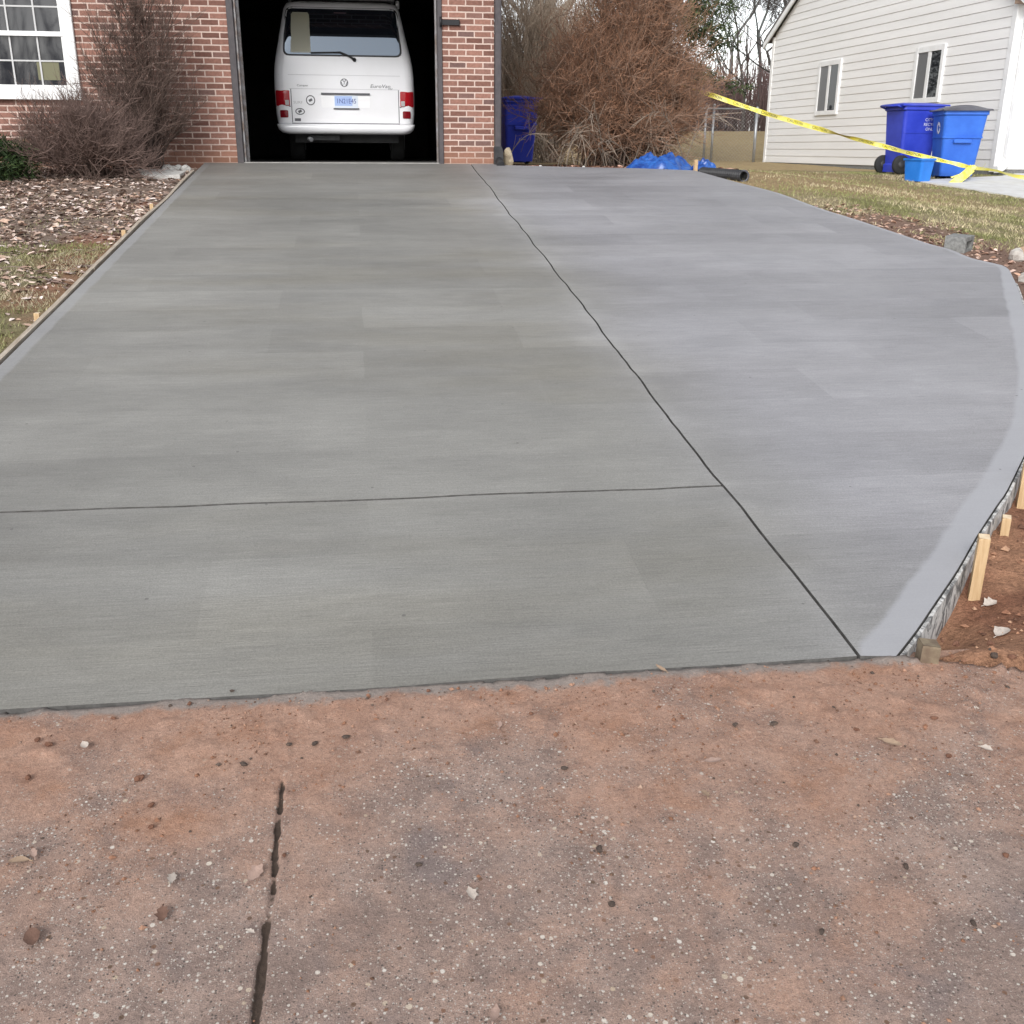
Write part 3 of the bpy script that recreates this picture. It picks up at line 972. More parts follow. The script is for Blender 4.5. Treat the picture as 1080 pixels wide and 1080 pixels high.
def shrub(name, label, base, rad, crown, height, n1, n2, n3, cols, r=(.010, .005, .0035), ln2=.5, ln3=.3, up=.35, spread=.45, group=None, arch=.3, zc=.55, lean=(0, 0)):
    """fan of stems filling an ellipsoid crown; cols: stem, twig, tip"""
    tw = Twigs(); bx, by = base; bz = gz(bx, by)
    th = rng.uniform(0, 2*PI, n1); rr = np.sqrt(rng.uniform(0, 1, n1))
    p0 = np.column_stack([rad[0]*rr*np.cos(th)*.6, rad[0]*rr*np.sin(th)*.6, np.full(n1, -.05)])
    # points on / in the crown dome
    ph = rng.uniform(0, 2*PI, n1); el = np.arcsin(rng.uniform(.08, 1, n1)); q = rng.uniform(.55, 1.0, n1)
    p2 = np.column_stack([crown[0]*np.cos(el)*np.cos(ph)*q+lean[0], crown[1]*np.cos(el)*np.sin(ph)*q+lean[1], height*(.10+.9*np.sin(el))*q])
    p1 = p0*.4+p2*.35; p1[:, 2] = p2[:, 2]*(zc+arch*rng.uniform(.2, 1, n1))
    S1 = bez(p0, p1, p2, 7); S1 = S1+rng.normal(0, .015, S1.shape)
    tw.add(S1, np.full(n1, r[0])*rng.uniform(.7, 1.4, n1), np.full(n1, r[1]), cols[0], cols[1])
    S2, a, b = side_twigs(S1, n2, ln2, spread, up, r[1], r[2]*.8, 5, .3)
    S2[..., 2] = np.maximum(S2[..., 2], .02)
    tw.add(S2, a, b, cols[1], cols[1])
    if n3:
        S3, a, b = side_twigs(S2, n3, ln3, spread, up, r[2], r[2]*.45, 4, .25)
        S3[..., 2] = np.maximum(S3[..., 2], .02)
        tw.add(S3, a, b, cols[1], cols[2])
    o = tw.build(name)
    o.location = (bx, by, bz)
    return tag(o, label, 'shrub', group)


tw = Twigs(); n = 420
x = rng.uniform(-5.2, -1.95, n); y = rng.uniform(7.5, 13.0, n); z = ground_z(x, y)+.02
a = rng.uniform(0, 6.28, n); L_ = rng.uniform(.06, .28, n)
p0 = np.column_stack([x, y, z]); d_ = np.column_stack([np.cos(a), np.sin(a), rng.normal(0, .12, n)])*L_[:, None]
p2 = p0+d_; p1 = (p0+p2)/2+rng.normal(0, .02, (n, 3)); p2[:, 2] = np.maximum(p2[:, 2], z-.01)
tw.add(bez(p0, p1, p2, 4), np.full(n, .004), np.full(n, .002), (.15, .11, .09), (.26, .21, .18))
tag(tw.build('fallen_twigs'), 'loose fallen twigs lying through the leaf bed beside the brick house', 'twigs', kind='stuff')
# big rounded russet shrub behind the driveway
b = at_y(652, 170, 15.2)
shrub('bare_shrub', 'large rounded bare shrub of dense russet twigs behind the driveway', (b.x, 15.2), (1.0, .7), (1.30, 1.1), 2.85, 200, 5600, 48000,
      ((.15, .115, .095), (.205, .138, .102), (.365, .192, .115)), r=(.010, .0044, .0028), ln2=.48, ln3=.19, up=.2, spread=.60, arch=.25, zc=.5)
b = at_y(566, 165, 20.8)
shrub('bare_shrub', 'tall upright tan twiggy shrub behind the half hidden bin, left of the russet one', (b.x, 20.8), (.9, .6), (1.4, .8), 3.9, 150, 3000, 17000,
      ((.32, .265, .215), (.38, .31, .245), (.46, .375, .29)), r=(.012, .0058, .0038), ln2=.65, ln3=.30, up=.45, spread=.42, arch=.1)
# grey arching canes low in front of it
tw = Twigs(); n = 14
b = at_y(645, 172, 14.6); bx, by = b.x, 14.45
p0 = np.column_stack([rng.normal(0, .5, n), rng.normal(0, .15, n), np.zeros(n)])
sgn = rng.choice([-1, 1], n)
p2 = p0+np.column_stack([sgn*rng.uniform(.2, .7, n), rng.normal(-.1, .2, n), rng.uniform(.05, .7, n)])
p1 = p0*.5+p2*.5; p1[:, 2] = rng.uniform(.45, 1.05, n)
A1 = bez(p0, p1, p2, 8)
tw.add(A1, np.full(n, .0065), np.full(n, .0035), (.21, .18, .15), (.27, .23, .195))
A2, a, c = side_twigs(A1, 260, .28, .6, .1, .0036, .0026, 4, .2, .2); A2[..., 2] = np.maximum(A2[..., 2], .03)
tw.add(A2, a, c, (.25, .205, .165), (.30, .24, .19))
o = tw.build('bare_shrub'); o.location = (bx, by, gz(bx, by))
tag(o, 'low tangle of grey arching canes at the foot of the large russet shrub', 'shrub')
# dense dark low twigs inside the foot of the big shrub are part of it
# shrubs by the brick wall
b = at_y(98, 172, 12.25)
shrub('bare_shrub', 'low spreading purple brown twig shrub in front of the window wall', (b.x, 12.2), (.35, .25), (.80, .5), .88, 90, 1500, 7500,
      ((.12, .085, .07), (.16, .112, .095), (.215, .148, .128)), r=(.006, .0034, .0021), ln2=.28, ln3=.15, up=.25, spread=.48)
b = at_y(160, 165, 12.75)
shrub('bare_shrub', 'taller sparse dark twig shrub standing against the brick beside the garage', (b.x, 12.75), (.25, .14), (.68, .30), 2.2, 56, 1100, 6000,
      ((.085, .065, .055), (.125, .09, .075), (.185, .125, .105)), r=(.009, .0036, .0021), ln2=.34, ln3=.18, up=.25, spread=.50, arch=.1, lean=(-.12, 0))
# evergreen at the left margin
b = at_y(8, 178, 12.0)
ev = thing('evergreen_shrub', 'small dark green conifer shrub at the far left under the window', 'shrub', (b.x-.16, 12.0, gz(b.x-.16, 12.0)))


def needles(n, c, rad, ln, wd, cols, flat=.4, clump=0):
    if clump:
        cc = rng.normal(0, 1, (clump, 3)); cc = unit(cc)*rng.uniform(.4, 1, (clump, 1))**.6
        p = cc[rng.integers(0, clump, n)]+rng.normal(0, .16, (n, 3))
    else:
        p = unit(rng.normal(0, 1, (n, 3)))*rng.uniform(.3, 1, (n, 1))**.5
    p = p*np.array(rad)+np.array(c)
    d = unit(unit(p-np.array(c))+rng.normal(0, .7, (n, 3)))*ln*rng.uniform(.5, 1.3, (n, 1))
    s_ = unit(np.cross(d, rng.normal(0, 1, (n, 3))))*wd
    V = np.stack([p-s_, p+s_, p+d], 1).reshape(-1, 3)
    col_ = np.array(cols)[rng.integers(0, len(cols), n)]*rng.uniform(.7, 1.3, (n, 1))
    return V, np.arange(3*n).reshape(-1, 3), np.repeat(col_, 3, 0)


V, Fs, cc = needles(6000, (0, 0, .17), (.42, .32, .25), .075, .007, ((.035, .060, .020), (.055, .085, .028), (.025, .042, .018)), clump=70)
V[:, 2] = np.maximum(V[:, 2], .0)
np_mesh('crown', V, Fs, M['needle'], ev, col=cc)
mb = MB()
for k in range(5):
    a = k*1.3; mb.tube([(0, 0, -.05), (.1*math.cos(a), .08*math.sin(a), .15), (.3*math.cos(a), .2*math.sin(a), .3)], [.02, .014, .006], 5)
mb.build('trunk', M['bark'], ev)

# ------------------------------------------------------------------ brick house
house = thing('brick_house', 'red brick house with white gridded window and open garage bay', 'house', (0, YW, 0))
# local frame: x as world, y from the facade inwards, z over the garage floor
OL, OR_, OT = -1.34, .98, 2.16        # garage opening
PR = 1.655                            # right end of pier
WZ0, WZ1 = .675, 2.05                 # window, outer edges of white frame
WX1 = -3.13; WX0 = WX1-1.12
HT = 2.62
wb = MB()
D = .22
wb.box(-11.5, 0, -.5, WX0, D, HT)
wb.box(WX0, 0, -.5, WX1, D, WZ0)
wb.box(WX0, 0, WZ1, WX1, D, HT)
wb.box(WX1, 0, -.5, OL-.095, D, HT)
wb.box(OR_+.055, 0, -.5, PR, D, HT)
wb.box(OL-.095, 0, OT+.1, OR_+.055, D, HT)
wb.box(PR-.22, D, -.5, PR, 9, HT)                 # side wall
wb.box(-11.5, 9, -.5, PR, 9.22, HT)
wb.box(-11.5, D, -.5, -11.28, 9, HT)
wb.build('wall', M['brick'], house)
# garage door frame
fb = MB()
fb.bbox(OL-.095, -.02, -.03, OL-.02, .10, OT+.1, .006); fb.build('door_frame', M['dark_frame'], house)
fb = MB(); fb.bbox(OR_, -.02, -.03, OR_+.055, .10, OT+.1, .006); fb.build('door_frame', M['dark_frame'], house)
fb = MB(); fb.box(OL-.02, -.018, OT, OR_, .098, OT+.1); fb.build('door_frame', M['dark_frame'], house)
tb = MB()
tb.bbox(OL-.018, .13, 0, OL+.035, .15, OT, .003); tb.box(OL+.022, .15, 0, OL+.034, .19, OT)
tb.bbox(OL-.018, .02, 0, OL+.006, .12, OT, .003)
for z in (.25, .75, 1.2, 1.65): tb.box(OL+.0, .119, z, OL+.03, .129, z+.09)
tb.build('door_track', M['track'], house)
tb = MB(); tb.box(OR_-.02, .13, 0, OR_, .19, OT); tb.build('door_track', M['track'], house)
# iron hasp on the pier
hb = MB(); hb.bbox(OR_+.03, -.035, 1.545, OR_+.265, -.004, 1.605, .006); hb.tube([(OR_+.04, -.045, 1.52), (OR_+.04, -.045, 1.63)], .014, 8)
hb.build('hinge_strap', M['black_iron'], house)
# interior
ib = MB()
IX0, IX1, IY1, IZ = -2.4, PR-.23, 8.6, 2.45
ib.box(IX0-.05, D+.01, -.1, IX0, IY1, IZ); ib.box(IX1-.04, D+.01, -.1, IX1, IY1, IZ)
ib.box(IX0, IY1-.04, -.1, IX1-.04, IY1, IZ-.0)
ib.box(IX0-.05, D+.01, IZ+.002, IX1, IY1, IZ+.05)
ib.box(IX0, D+.004, -.1, OL-.097, D+.05, IZ-.002)
ib.box(OR_+.06, D+.004, -.1, IX1-.045, D+.05, IZ-.002)
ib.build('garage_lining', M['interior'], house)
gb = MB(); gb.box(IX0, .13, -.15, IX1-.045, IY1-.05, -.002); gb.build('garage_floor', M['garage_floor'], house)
gb = MB(); gb.bbox(OL-.018, -.028, -.15, OR_-.001, .128, .006, .004); gb.build('sill', mottled('worn_sill', (.34, .33, .31), (.27, .26, .245), 8, .8), house)
# window
wf = MB()
fw_ = .115
z0, z1 = WZ0+.0, WZ1
wf.bbox(WX1-fw_, -.035, z0+.12, WX1, .06, z1, .008)
wf.bbox(WX0, -.035, z0+.12, WX0+fw_, .06, z1, .008)
wf.box(WX0+fw_, -.033, z1-fw_, WX1-fw_, .058, z1-.003)
wo = wf.build('window', M['white_trim'], house)
sb = MB(); sb.bbox(WX0-.01, -.075, z0, WX1+.01, .06, z0+.118, .012); sb.build('sill', M['white_trim'], wo)
ix0, ix1 = WX0+fw_, WX1-fw_; iz0, iz1 = z0+.12, z1-fw_
zm = (iz0+iz1)/2+.0
rb = MB()
rb.box(ix0, -.02, iz0, ix1, .03, iz0+.035); rb.box(ix0, -.028, zm-.025, ix1, .03, zm+.025); rb.box(ix0, -.015, iz1-.035, ix1, .03, iz1)
rb.box(ix0, -.019, iz0+.035, ix0+.03, .03, zm-.025); rb.box(ix1-.03, -.019, iz0+.035, ix1, .03, zm-.025)
rb.box(ix0, -.012, zm+.025, ix0+.03, .03, iz1-.035); rb.box(ix1-.03, -.012, zm+.025, ix1, .03, iz1-.035)
rb.build('sash', M['white_trim'], wo)
mu = MB()
for k in (1, 2):
    xx = ix0+(ix1-ix0)*k/3
    mu.box(xx-.009, .004, iz0+.036, xx+.009, .014, zm-.026); mu.box(xx-.009, .004, zm+.026, xx+.009, .014, iz1-.036)
for a, b in ((iz0+.035, zm-.025), (zm+.025, iz1-.035)):
    mu.box(ix0+.03, .005, (a+b)/2-.008, ix1-.03, .013, (a+b)/2+.008)
mu.build('muntin', mat('grey_muntin', (.50, .50, .50), .5), wo)
gl = MB(); gl.box(ix0+.03, .018, iz0+.035, ix1-.03, .024, iz1-.035); gl.build('pane', M['window_glass'], wo)
bl = MB(); bl.box(ix1-.34, .0155, iz0+.09, ix1-.10, .0175, iz0+.28); bl.build('paper_sign', mat('olive_card', (.13, .125, .062), .4), wo)
# roof: gable running along the facade
rf = MB()
for x0, x1 in ((-12.0, PR+.35),):
    pr = [(-.45, HT-.06), (4.6, HT+1.95), (9.7, HT-.06), (9.7, HT+.06), (4.6, HT+2.10), (-.45, HT+.06)]
    rf.loft([[(x0, a, b) for a, b in pr], [(x1, a, b) for a, b in pr]], True, True)
ro = rf.build('roof', M['shingle'], house)
gu = MB(); gu.bbox(-12.0, -.56, HT-.10, PR+.35, -.455, HT+.02, .01); gu.build('gutter', M['dark_frame'], house)
# gable ends
for x0, x1 in ((PR-.22, PR-.002), (-11.5, -11.28)):
    ge = MB(); ge.loft([[(x0, 0.002, HT), (x0, 9.2, HT), (x0, 4.6, HT+1.85)], [(x1, 0.002, HT), (x1, 9.2, HT), (x1, 4.6, HT+1.85)]])
    ge.build('gable', M['brick'], house)
# downspout on the corner
ds = MB(); ds.bbox(PR+.006, -.055, .16, PR+.085, .03, HT-.1, .012)
dso = ds.build('downspout', M['dark_frame'], house)
bo = MB(); bo.loft([[(PR-.005, -.09, -.05), (PR+.115, -.09, -.05), (PR+.115, .05, -.05), (PR-.005, .05, -.05)], [(PR-.005, -.085, .16), (PR+.10, -.085, .16), (PR+.10, .045, .16), (PR-.005, .045, .16)], [(PR+.0, -.06, .20), (PR+.09, -.06, .20), (PR+.09, .035, .20), (PR+.0, .035, .20)]])
bo.tube([(PR+.05, -.03, .05), (PR+.06, -.14, .0), (PR+.06, -.2, -.02)], .05, 10)
bo.build('drain_boot', M['black_plastic'], dso)


def rock(name, loc, size, mt, label, cat, seed=0, group=None, squash=(1, 1, 1)):
    r2 = random.Random(seed); n1, n2 = 9, 6
    mb = MB(); rings = []
    ph = [r2.uniform(0, 6) for _ in range(6)]
    for i in range(n2):
        th = PI*(i+.5)/n2; ring = []
        for j in range(n1):
            a = 2*PI*j/n1
            rr = 1+.22*math.sin(2*a+ph[0]+th)+.16*math.sin(3*a+ph[1])*math.sin(th*2+ph[2])+r2.uniform(-.16, .16)
            ring.append((size*squash[0]*rr*math.sin(th)*math.cos(a), size*squash[1]*rr*math.sin(th)*math.sin(a), size*squash[2]*(-math.cos(th))*(1+r2.uniform(-.08, .08))))
        rings.append(ring)
    mb.loft(rings, True, True)
    o = mb.build(name, mt); o.location = loc
    o.rotation_euler = (0, 0, r2.uniform(0, 6))
    if label: tag(o, label, cat, group)
    return o


p = at_y(534, 160, 13.5)
rock('field_stone', (p.x, 13.35, .06), .10, M['brownbag'], 'tan stone leaning against the black downspout boot by the brick pier', 'stone', 3, squash=(.8, .7, 1.3))

# ------------------------------------------------------------------ van
VX, VY = -.145, 14.84
van = thing('van', 'white camper van parked nose-in inside the dark garage', 'van', (VX, VY, 0))
zs = [.36, .42, .50, .60, .75, .90, 1.07, 1.20, 1.33, 1.50, 1.70, 1.88, 1.95, 1.985]
hw = [.80, .87, .905, .918, .922, .922, .918, .905, .880, .840, .795, .755, .715, .62]
ry = [.06, .03, .015, .01, .01, .012, .02, .030, .048, .070, .098, .126, .17, .30]
fy = [4.55, 4.62, 4.66, 4.66, 4.63, 4.57, 4.42, 4.2, 3.95, 3.75, 3.55, 3.38, 3.28, 3.1]
cr = [.10, .11, .12, .13, .13, .13, .13, .13, .13, .13, .13, .13, .13, .13]


def rrect(w_, y0, y1, r_, z, n=5):
    pts = []
    for cx, cy, a0 in ((w_-r_, y0+r_, -PI/2), (w_-r_, y1-r_, 0), (-w_+r_, y1-r_, PI/2), (-w_+r_, y0+r_, PI)):
        for k in range(n+1):
            a = a0+PI/2*k/n; pts.append((cx+r_*math.cos(a), cy+r_*math.sin(a), z))
    return pts


def densify(n=3):
    zz = []
    for i in range(len(zs)-1):
        for k in range(n): zz.append(zs[i]+(zs[i+1]-zs[i])*k/n)
    zz.append(zs[-1]); return zz


def pv(arr, z): return float(np.interp(z, zs, arr))


vb = MB()
vb.loft([rrect(pv(hw, z), pv(ry, z), pv(fy, z), pv(cr, z), z) for z in densify(2)], True, True, 0, True)
vb.build('body', M['van_white'], van)
# pop-up roof with the shadow gap under it put in as a black band
pb = MB(); pb.loft([rrect(.66, .46, 3.0, .12, 1.986), rrect(.66, .46, 3.0, .12, 2.015)], True, True, 0, True); pb.build('roof_gap_shade', M['black_plastic'], van)
pb = MB(); pb.loft([rrect(.70, .34, 3.1, .14, 2.016), rrect(.71, .33, 3.1, .14, 2.05), rrect(.68, .40, 3.05, .16, 2.10), rrect(.55, .55, 2.9, .16, 2.13)], True, True, 0, True)
pb.build('pop_top', M['van_white'], van)
pb = MB(); pb.bbox(.715, .42, 1.93, .765, .50, 2.03, .012); pb.build('roof_bracket', M['van_white'], van)


def face_pt(x, z, out=.004):
    """point on the rear skin, allowing for the rounded corners"""
    w_, r_ = pv(hw, z), pv(cr, z); y = pv(ry, z)
    ax = abs(x)
    if ax > w_-r_:
        d = min(ax-(w_-r_), r_*.999); y += r_-math.sqrt(max(r_*r_-d*d, 0))
    return (x, y-out, z)


def patch(poly, out, nm, mt, parent, thick=.0, cell=.05):
    """polygon (x,z) laid on the rear skin with a little thickness"""
    n = len(poly); xs_ = [p[0] for p in poly]; zs_ = [p[1] for p in poly]
    gx, gy = np.meshgrid(np.arange(min(xs_), max(xs_), cell), np.arange(min(zs_), max(zs_), cell))
    gx, gy = gx.ravel(), gy.ravel(); ok = inside(gx, gy, poly) & (seg_dist(gx, gy, poly) > cell*.3)
    pts = [Vector(p) for p in poly]+[Vector((a, b)) for a, b in zip(gx[ok], gy[ok])]
    vo, eo, fo, _, _, _ = mgeo.delaunay_2d_cdt(pts, [(i, (i+1) % n) for i in range(n)], [], 1, 1e-6)
    Vv = [face_pt(v.x, v.y, out) for v in vo]
    mb = MB(); mb.add(Vv, [tuple(f) for f in fo], 0, True)
    # rim back to the skin
    rim = [face_pt(p[0], p[1], out) for p in poly]+[face_pt(p[0], p[1], -.01) for p in poly]
    mb.add(rim, [(i, (i+1) % n, n+(i+1) % n, n+i) for i in range(n)])
    return mb.build(nm, mt, parent)


def rpoly(corners, r_, n=4):
    """round the corners of a polygon"""
    out = []; P = [Vector(c) for c in corners]; k = len(P)
    for i in range(k):
        a, b, c = P[i-1], P[i], P[(i+1) % k]
        u = (a-b).normalized(); v = (c-b).normalized()
        s0, s1 = b+u*r_, b+v*r_
        for j in range(n+1):
            t_ = j/n; q = (1-t_)**2*s0+2*t_*(1-t_)*b+t_*t_*s1; out.append((q.x, q.y))
    return out


win = rpoly([(-.785, 1.325), (.70, 1.325), (.655, 1.875), (-.715, 1.875)], .07)
win = rpoly([(-.76, 1.325), (.745, 1.325), (.70, 1.875), (-.70, 1.875)], .07)
rw = patch(win, .006, 'rear_window', M['van_glass'], van, cell=.06)
seal = rpoly([(-.785, 1.305), (.77, 1.305), (.722, 1.895), (-.722, 1.895)], .085)
patch(seal, .003, 'window_seal', M['black_plastic'], rw, cell=.06)
patch([(-.68, 1.345), (-.42, 1.345), (-.42, 1.80), (-.44, 1.83), (-.63, 1.83), (-.65, 1.80)], .0075, 'curtain', M['curtain'], rw, cell=.06)
patch([(-.10, 1.825), (.06, 1.825), (.06, 1.835), (-.10, 1.835)], .008, 'brake_light', mat('brake_lens', (.10, .05, .06), .4), van)
# wiper
wp = MB(); wp.tube([face_pt(.135, 1.27, .03), face_pt(.07, 1.31, .035), face_pt(-.04, 1.355, .03), face_pt(-.12, 1.352, .025)], [.014, .012, .010, .008], 6)
wp.tube([face_pt(-.42, 1.343, .018), face_pt(-.12, 1.352, .02), face_pt(-.03, 1.352, .02)], .009, 5)
wp.lathe([(.0, -.03), (.022, -.03), (.026, .0)], face_pt(.14, 1.268, .0), 'y', 12)
wp.build('wiper', M['black_plastic'], van)


def line_on_face(pts, w_, out=.0025):
    n = []
    for i, p in enumerate(pts):
        a = Vector(pts[max(i-1, 0)]); b = Vector(pts[min(i+1, len(pts)-1)]); d = (b-a).normalized(); nr = Vector((-d.y, d.x))*w_/2
        n += [face_pt(p[0]+nr.x, p[1]+nr.y, out), face_pt(p[0]-nr.x, p[1]-nr.y, out)]
    return n, [(2*i, 2*i+1, 2*i+3, 2*i+2) for i in range(len(pts)-1)]


def seg(a, b, n=12): return [(a[0]+(b[0]-a[0])*k/n, a[1]+(b[1]-a[1])*k/n) for k in range(n+1)]


sm = MB()
for a, b, wd in (((-.715, .478), (.715, .478), .013), ((-.705, .49), (-.705, .9), .010), ((.705, .49), (.705, .9), .010)):
    sm.add(*line_on_face(seg(a, b), wd))
sm.build('tailgate_seam', M['seam'], van)
sm = MB()
for a, b, wd in (((-.72, .905), (.72, .905), .006), ((-.86, 1.075), (.86, 1.075), .006), ((-.88, .478), (-.72, .478), .006), ((.72, .478), (.88, .478), .006)):
    sm.add(*line_on_face(seg(a, b), wd))
sm.build('crease', mat('soft_crease', (.5, .5, .52), .5), van)
# bumper
bu = MB()
br_ = []
for z, g, w_ in ((.345, .04, .78), (.36, -.035, .85), (.40, -.055, .895), (.455, -.055, .915), (.472, -.02, .92), (.474, .03, .91)):
    br_.append(rrect(w_, g, .5, .12, z))
bu.loft(br_, True, True, 0, True); bu.build('bumper', M['van_white'], van)
# lamps
for sx in (-1, 1):
    def Q(a, b): return [(sx*x, z) for x, z in ((a[0], a[1]), (b[0], a[1]), (b[0], b[1]), (a[0], b[1]))]
    tl = patch(rpoly(Q((.725, .692), (.908, .885)), .015, 2), .012, 'tail_light', M['red_lens'], van, cell=.03)
    patch(rpoly(Q((.735, .70), (.785, .765)), .008, 2), .016, 'reverse_lens', M['clear_lens'], tl, cell=.03)
    patch(Q((.718, .682), (.915, .6925)), .010, 'lamp_surround', M['seam'], tl, cell=.03)
    patch(rpoly(Q((.755, .548), (.862, .640)), .015, 2), .010, 'reflector', M['dark_red_lens'], van, cell=.03)
# plate and its recess
patch([(-.315, .835), (.325, .835), (.325, .858), (-.315, .858)], .020, 'tailgate_handle', M['seam'], van)
patch(rpoly([(-.315, .675), (.325, .675), (.325, .83), (-.315, .83)], .02, 2), .003, 'plate_recess', M['decal_white'], van)
pl = patch(rpoly([(-.145, .672), (.165, .672), (.165, .825), (-.145, .825)], .012, 2), .010, 'licence_plate', M['plate_white'], van)
patch([(-.14, .70), (.09, .70), (.09, .82), (-.14, .82)], .0115, 'plate_field', mat('plate_pale_blue', (.36, .48, .78), .4), pl)
patch(rpoly([(-.16, .655), (.18, .655), (.18, .672), (-.16, .672)], .005, 2), .016, 'plate_frame', M['seam'], pl)


def face_text(txt, size, x, z, mt, parent, nm, out=.013, sx=1.0, shear=0.0):
    V, Fs = text_mesh(txt, size)
    mb = MB()
    mb.add([face_pt(x+v[0]*sx+v[1]*shear, z+v[1], out) for v in V], Fs)
    return mb.build(nm, mt, parent)


face_text('1N21E45', .085, .012, .755, M['plate_ink'], pl, 'plate_lettering', .0135, .82)
face_text('EuroVan', .062, .47, .945, M['decal_dark'], van, 'badge_lettering', .003, 1.25, .25)
face_text('MV', .035, .60, .912, M['decal_dark'], van, 'badge_lettering', .003, 1.2)
face_text('Camper', .035, -.55, .945, M['decal_dark'], van, 'badge_lettering', .003, 1.3)
face_text('SURF', .045, -.62, .735, mat('faded_ink', (.42, .42, .43), .5), van, 'sticker', .003, 1.2)
# round badge: ring with the two stacked letters
eb = MB()
cz, cxx, rad = .985, -.005, .052


def ring_on_face(cx, cz, rx, rz, w_, out, mb):
    n = 24; vs = []
    for k in range(n):
        a = 2*PI*k/n
        vs += [face_pt(cx+rx*math.cos(a), cz+rz*math.sin(a), out), face_pt(cx+(rx-w_)*math.cos(a), cz+(rz-w_)*math.sin(a), out)]
    mb.add(vs, [(2*k, 2*k+1, (2*k+3) % (2*n), (2*k+2) % (2*n)) for k in range(n)])


ring_on_face(cxx, cz, rad, rad, .010, .008, eb)
for pts in ([(-.024, .040), (0, .004), (.024, .040)], [(-.044, .018), (-.020, -.038), (0, -.004), (.020, -.038), (.044, .018)]):
    eb.add(*line_on_face([(cxx+a, cz+b) for a, b in pts], .011, .008))
eb.build('emblem', M['chrome'], van)
for cx, cz, rx, rz, inner in ((-.455, .765, .060, .062, True), (-.60, .625, .062, .042, True)):
    sb_ = MB(); ring_on_face(cx, cz, rx, rz, .012, .004, sb_)
    sb_.add(*line_on_face(seg((cx-.022, cz-.01), (cx+.02, cz+.012), 2), .03, .004))
    sb_.build('sticker', M['decal_dark'], van)
patch(rpoly([(-.675, .505), (-.595, .505), (-.595, .540), (-.675, .540)], .006, 2), .003, 'sticker', M['decal_dark'], van)
# wheels
for x0 in (-.80, .60):
    for y0 in (.95, 3.9):
        wh = MB(); wh.lathe([(.19, 0), (.31, .005), (.325, .03), (.325, .17), (.31, .195), (.19, .20)], (x0, y0, .325), 'x', 28)
        wo_ = wh.build('wheel', M['rubber'], van)
        hb = MB(); hb.lathe([(.05, -.004), (.185, -.004), (.19, .03), (.19, .17), (.185, .204), (.05, .204)], (x0, y0, .325), 'x', 20); hb.build('rim', M['steel'], wo_)
ub = MB(); ub.box(-.7, .35, .24, .7, 4.2, .40); ub.box(-.5, .12, .27, -.1, .5, .33); ub.build('underbody', M['black_plastic'], van)
eb = MB(); eb.tube([(-.50, .25, .29), (-.50, .05, .285), (-.47, .0, .275)], .028, 10); eb.build('exhaust', M['steel'], van)

# ------------------------------------------------------------------ neighbouring house
NB = Vector((10.28, 16.42, -.12))
nb = thing('siding_house', 'pale vinyl sided neighbouring house with two slider windows on its gable end', 'house', tuple(NB), (0, 0, R(2.0)))
NLEN = 9.35; CRS = .1524; EAVE = 2.68; EAVB = 2.84; RIDGE = 5.45; BASE = .02
sd_ = MB()


PF, PB = (RIDGE-EAVE)/(NLEN/2), (RIDGE-EAVB)/(NLEN/2)


def rake(z):  # y-range of the gable wall at height z
    return (max(0, (z-EAVE)/PF), NLEN-max(0, (z-EAVB)/PB))


nwin = [(1.32, 1.02, 2.30, 2.02), (4.75, 1.02, 5.73, 2.02)]    # y0,z0,y1,z1


def px_on_gable(px, py):
    """photo pixel -> (y,z) on the gable wall in the house frame"""
    d = ray(px, py); c, s_ = math.cos(R(2.0)), math.sin(R(2.0))
    # plane through NB with normal (c, s)
    t_ = (NB.x*c+NB.y*s_)/(d.x*c+d.y*s_)
    p = Vector((t_*d.x-NB.x, t_*d.y-NB.y, ZC+t_*d.z-NB.z))
    return (-p.x*s_+p.y*c, p.z)


a, b = px_on_gable(861, 120.5), px_on_gable(889, 63)
c_, d_ = px_on_gable(962, 108), px_on_gable(999, 47)
nwin = [(min(c_[0], d_[0]), c_[1], max(c_[0], d_[0]), d_[1]), (min(a[0], b[0]), a[1], max(a[0], b[0]), b[1])]
print('nwin', nwin, 'L end', px_on_gable(802, 165), px_on_gable(803, 55), px_on_gable(838, 0), px_on_gable(1052, 60))
z = BASE
while z < RIDGE-.02:
    zt = z+CRS
    (a0, a1), (b0, b1) = rake(z), rake(min(zt, RIDGE-.001))
    spans = [(a0, a1, b0, b1)]
    for s0, s1, u0, u1 in spans:
        if s1-s0 < .02: continue
        # lap profile: butt stands 16 mm proud, face leans back, small bead half way
        prof = [(.0, z), (-.013, z+.002), (-.013, z+.010), (-.004, zt-.010), (0, zt)]
        vs = []
        for f_, ((xa, za)) in enumerate(prof):
            k_ = (za-z)/CRS
            vs += [(xa, s0+(u0-s0)*k_, za), (xa, s1+(u1-s1)*k_, za)]
        sd_.add(vs, [(2*i, 2*i+1, 2*i+3, 2*i+2) for i in range(len(prof)-1)])
    z = zt
# front wall courses, facing the street
FX = .19; FW_ = 8.0; FYo = .42
z = BASE
while z < EAVE-.01:
    zt = z+CRS
    prof = [(.0, z), (-.013, z+.002), (-.013, z+.010), (-.004, zt-.010), (0, zt)]
    vs = []
    for xa, za in prof: vs += [(.12, FYo-.42+xa, za), (FW_, FYo-.42+xa, za)]
    sd_.add(vs, [(2*i, 2*i+1, 2*i+3, 2*i+2) for i in range(len(prof)-1)])
    z = zt
sd_.build('siding', M['siding'], nb)
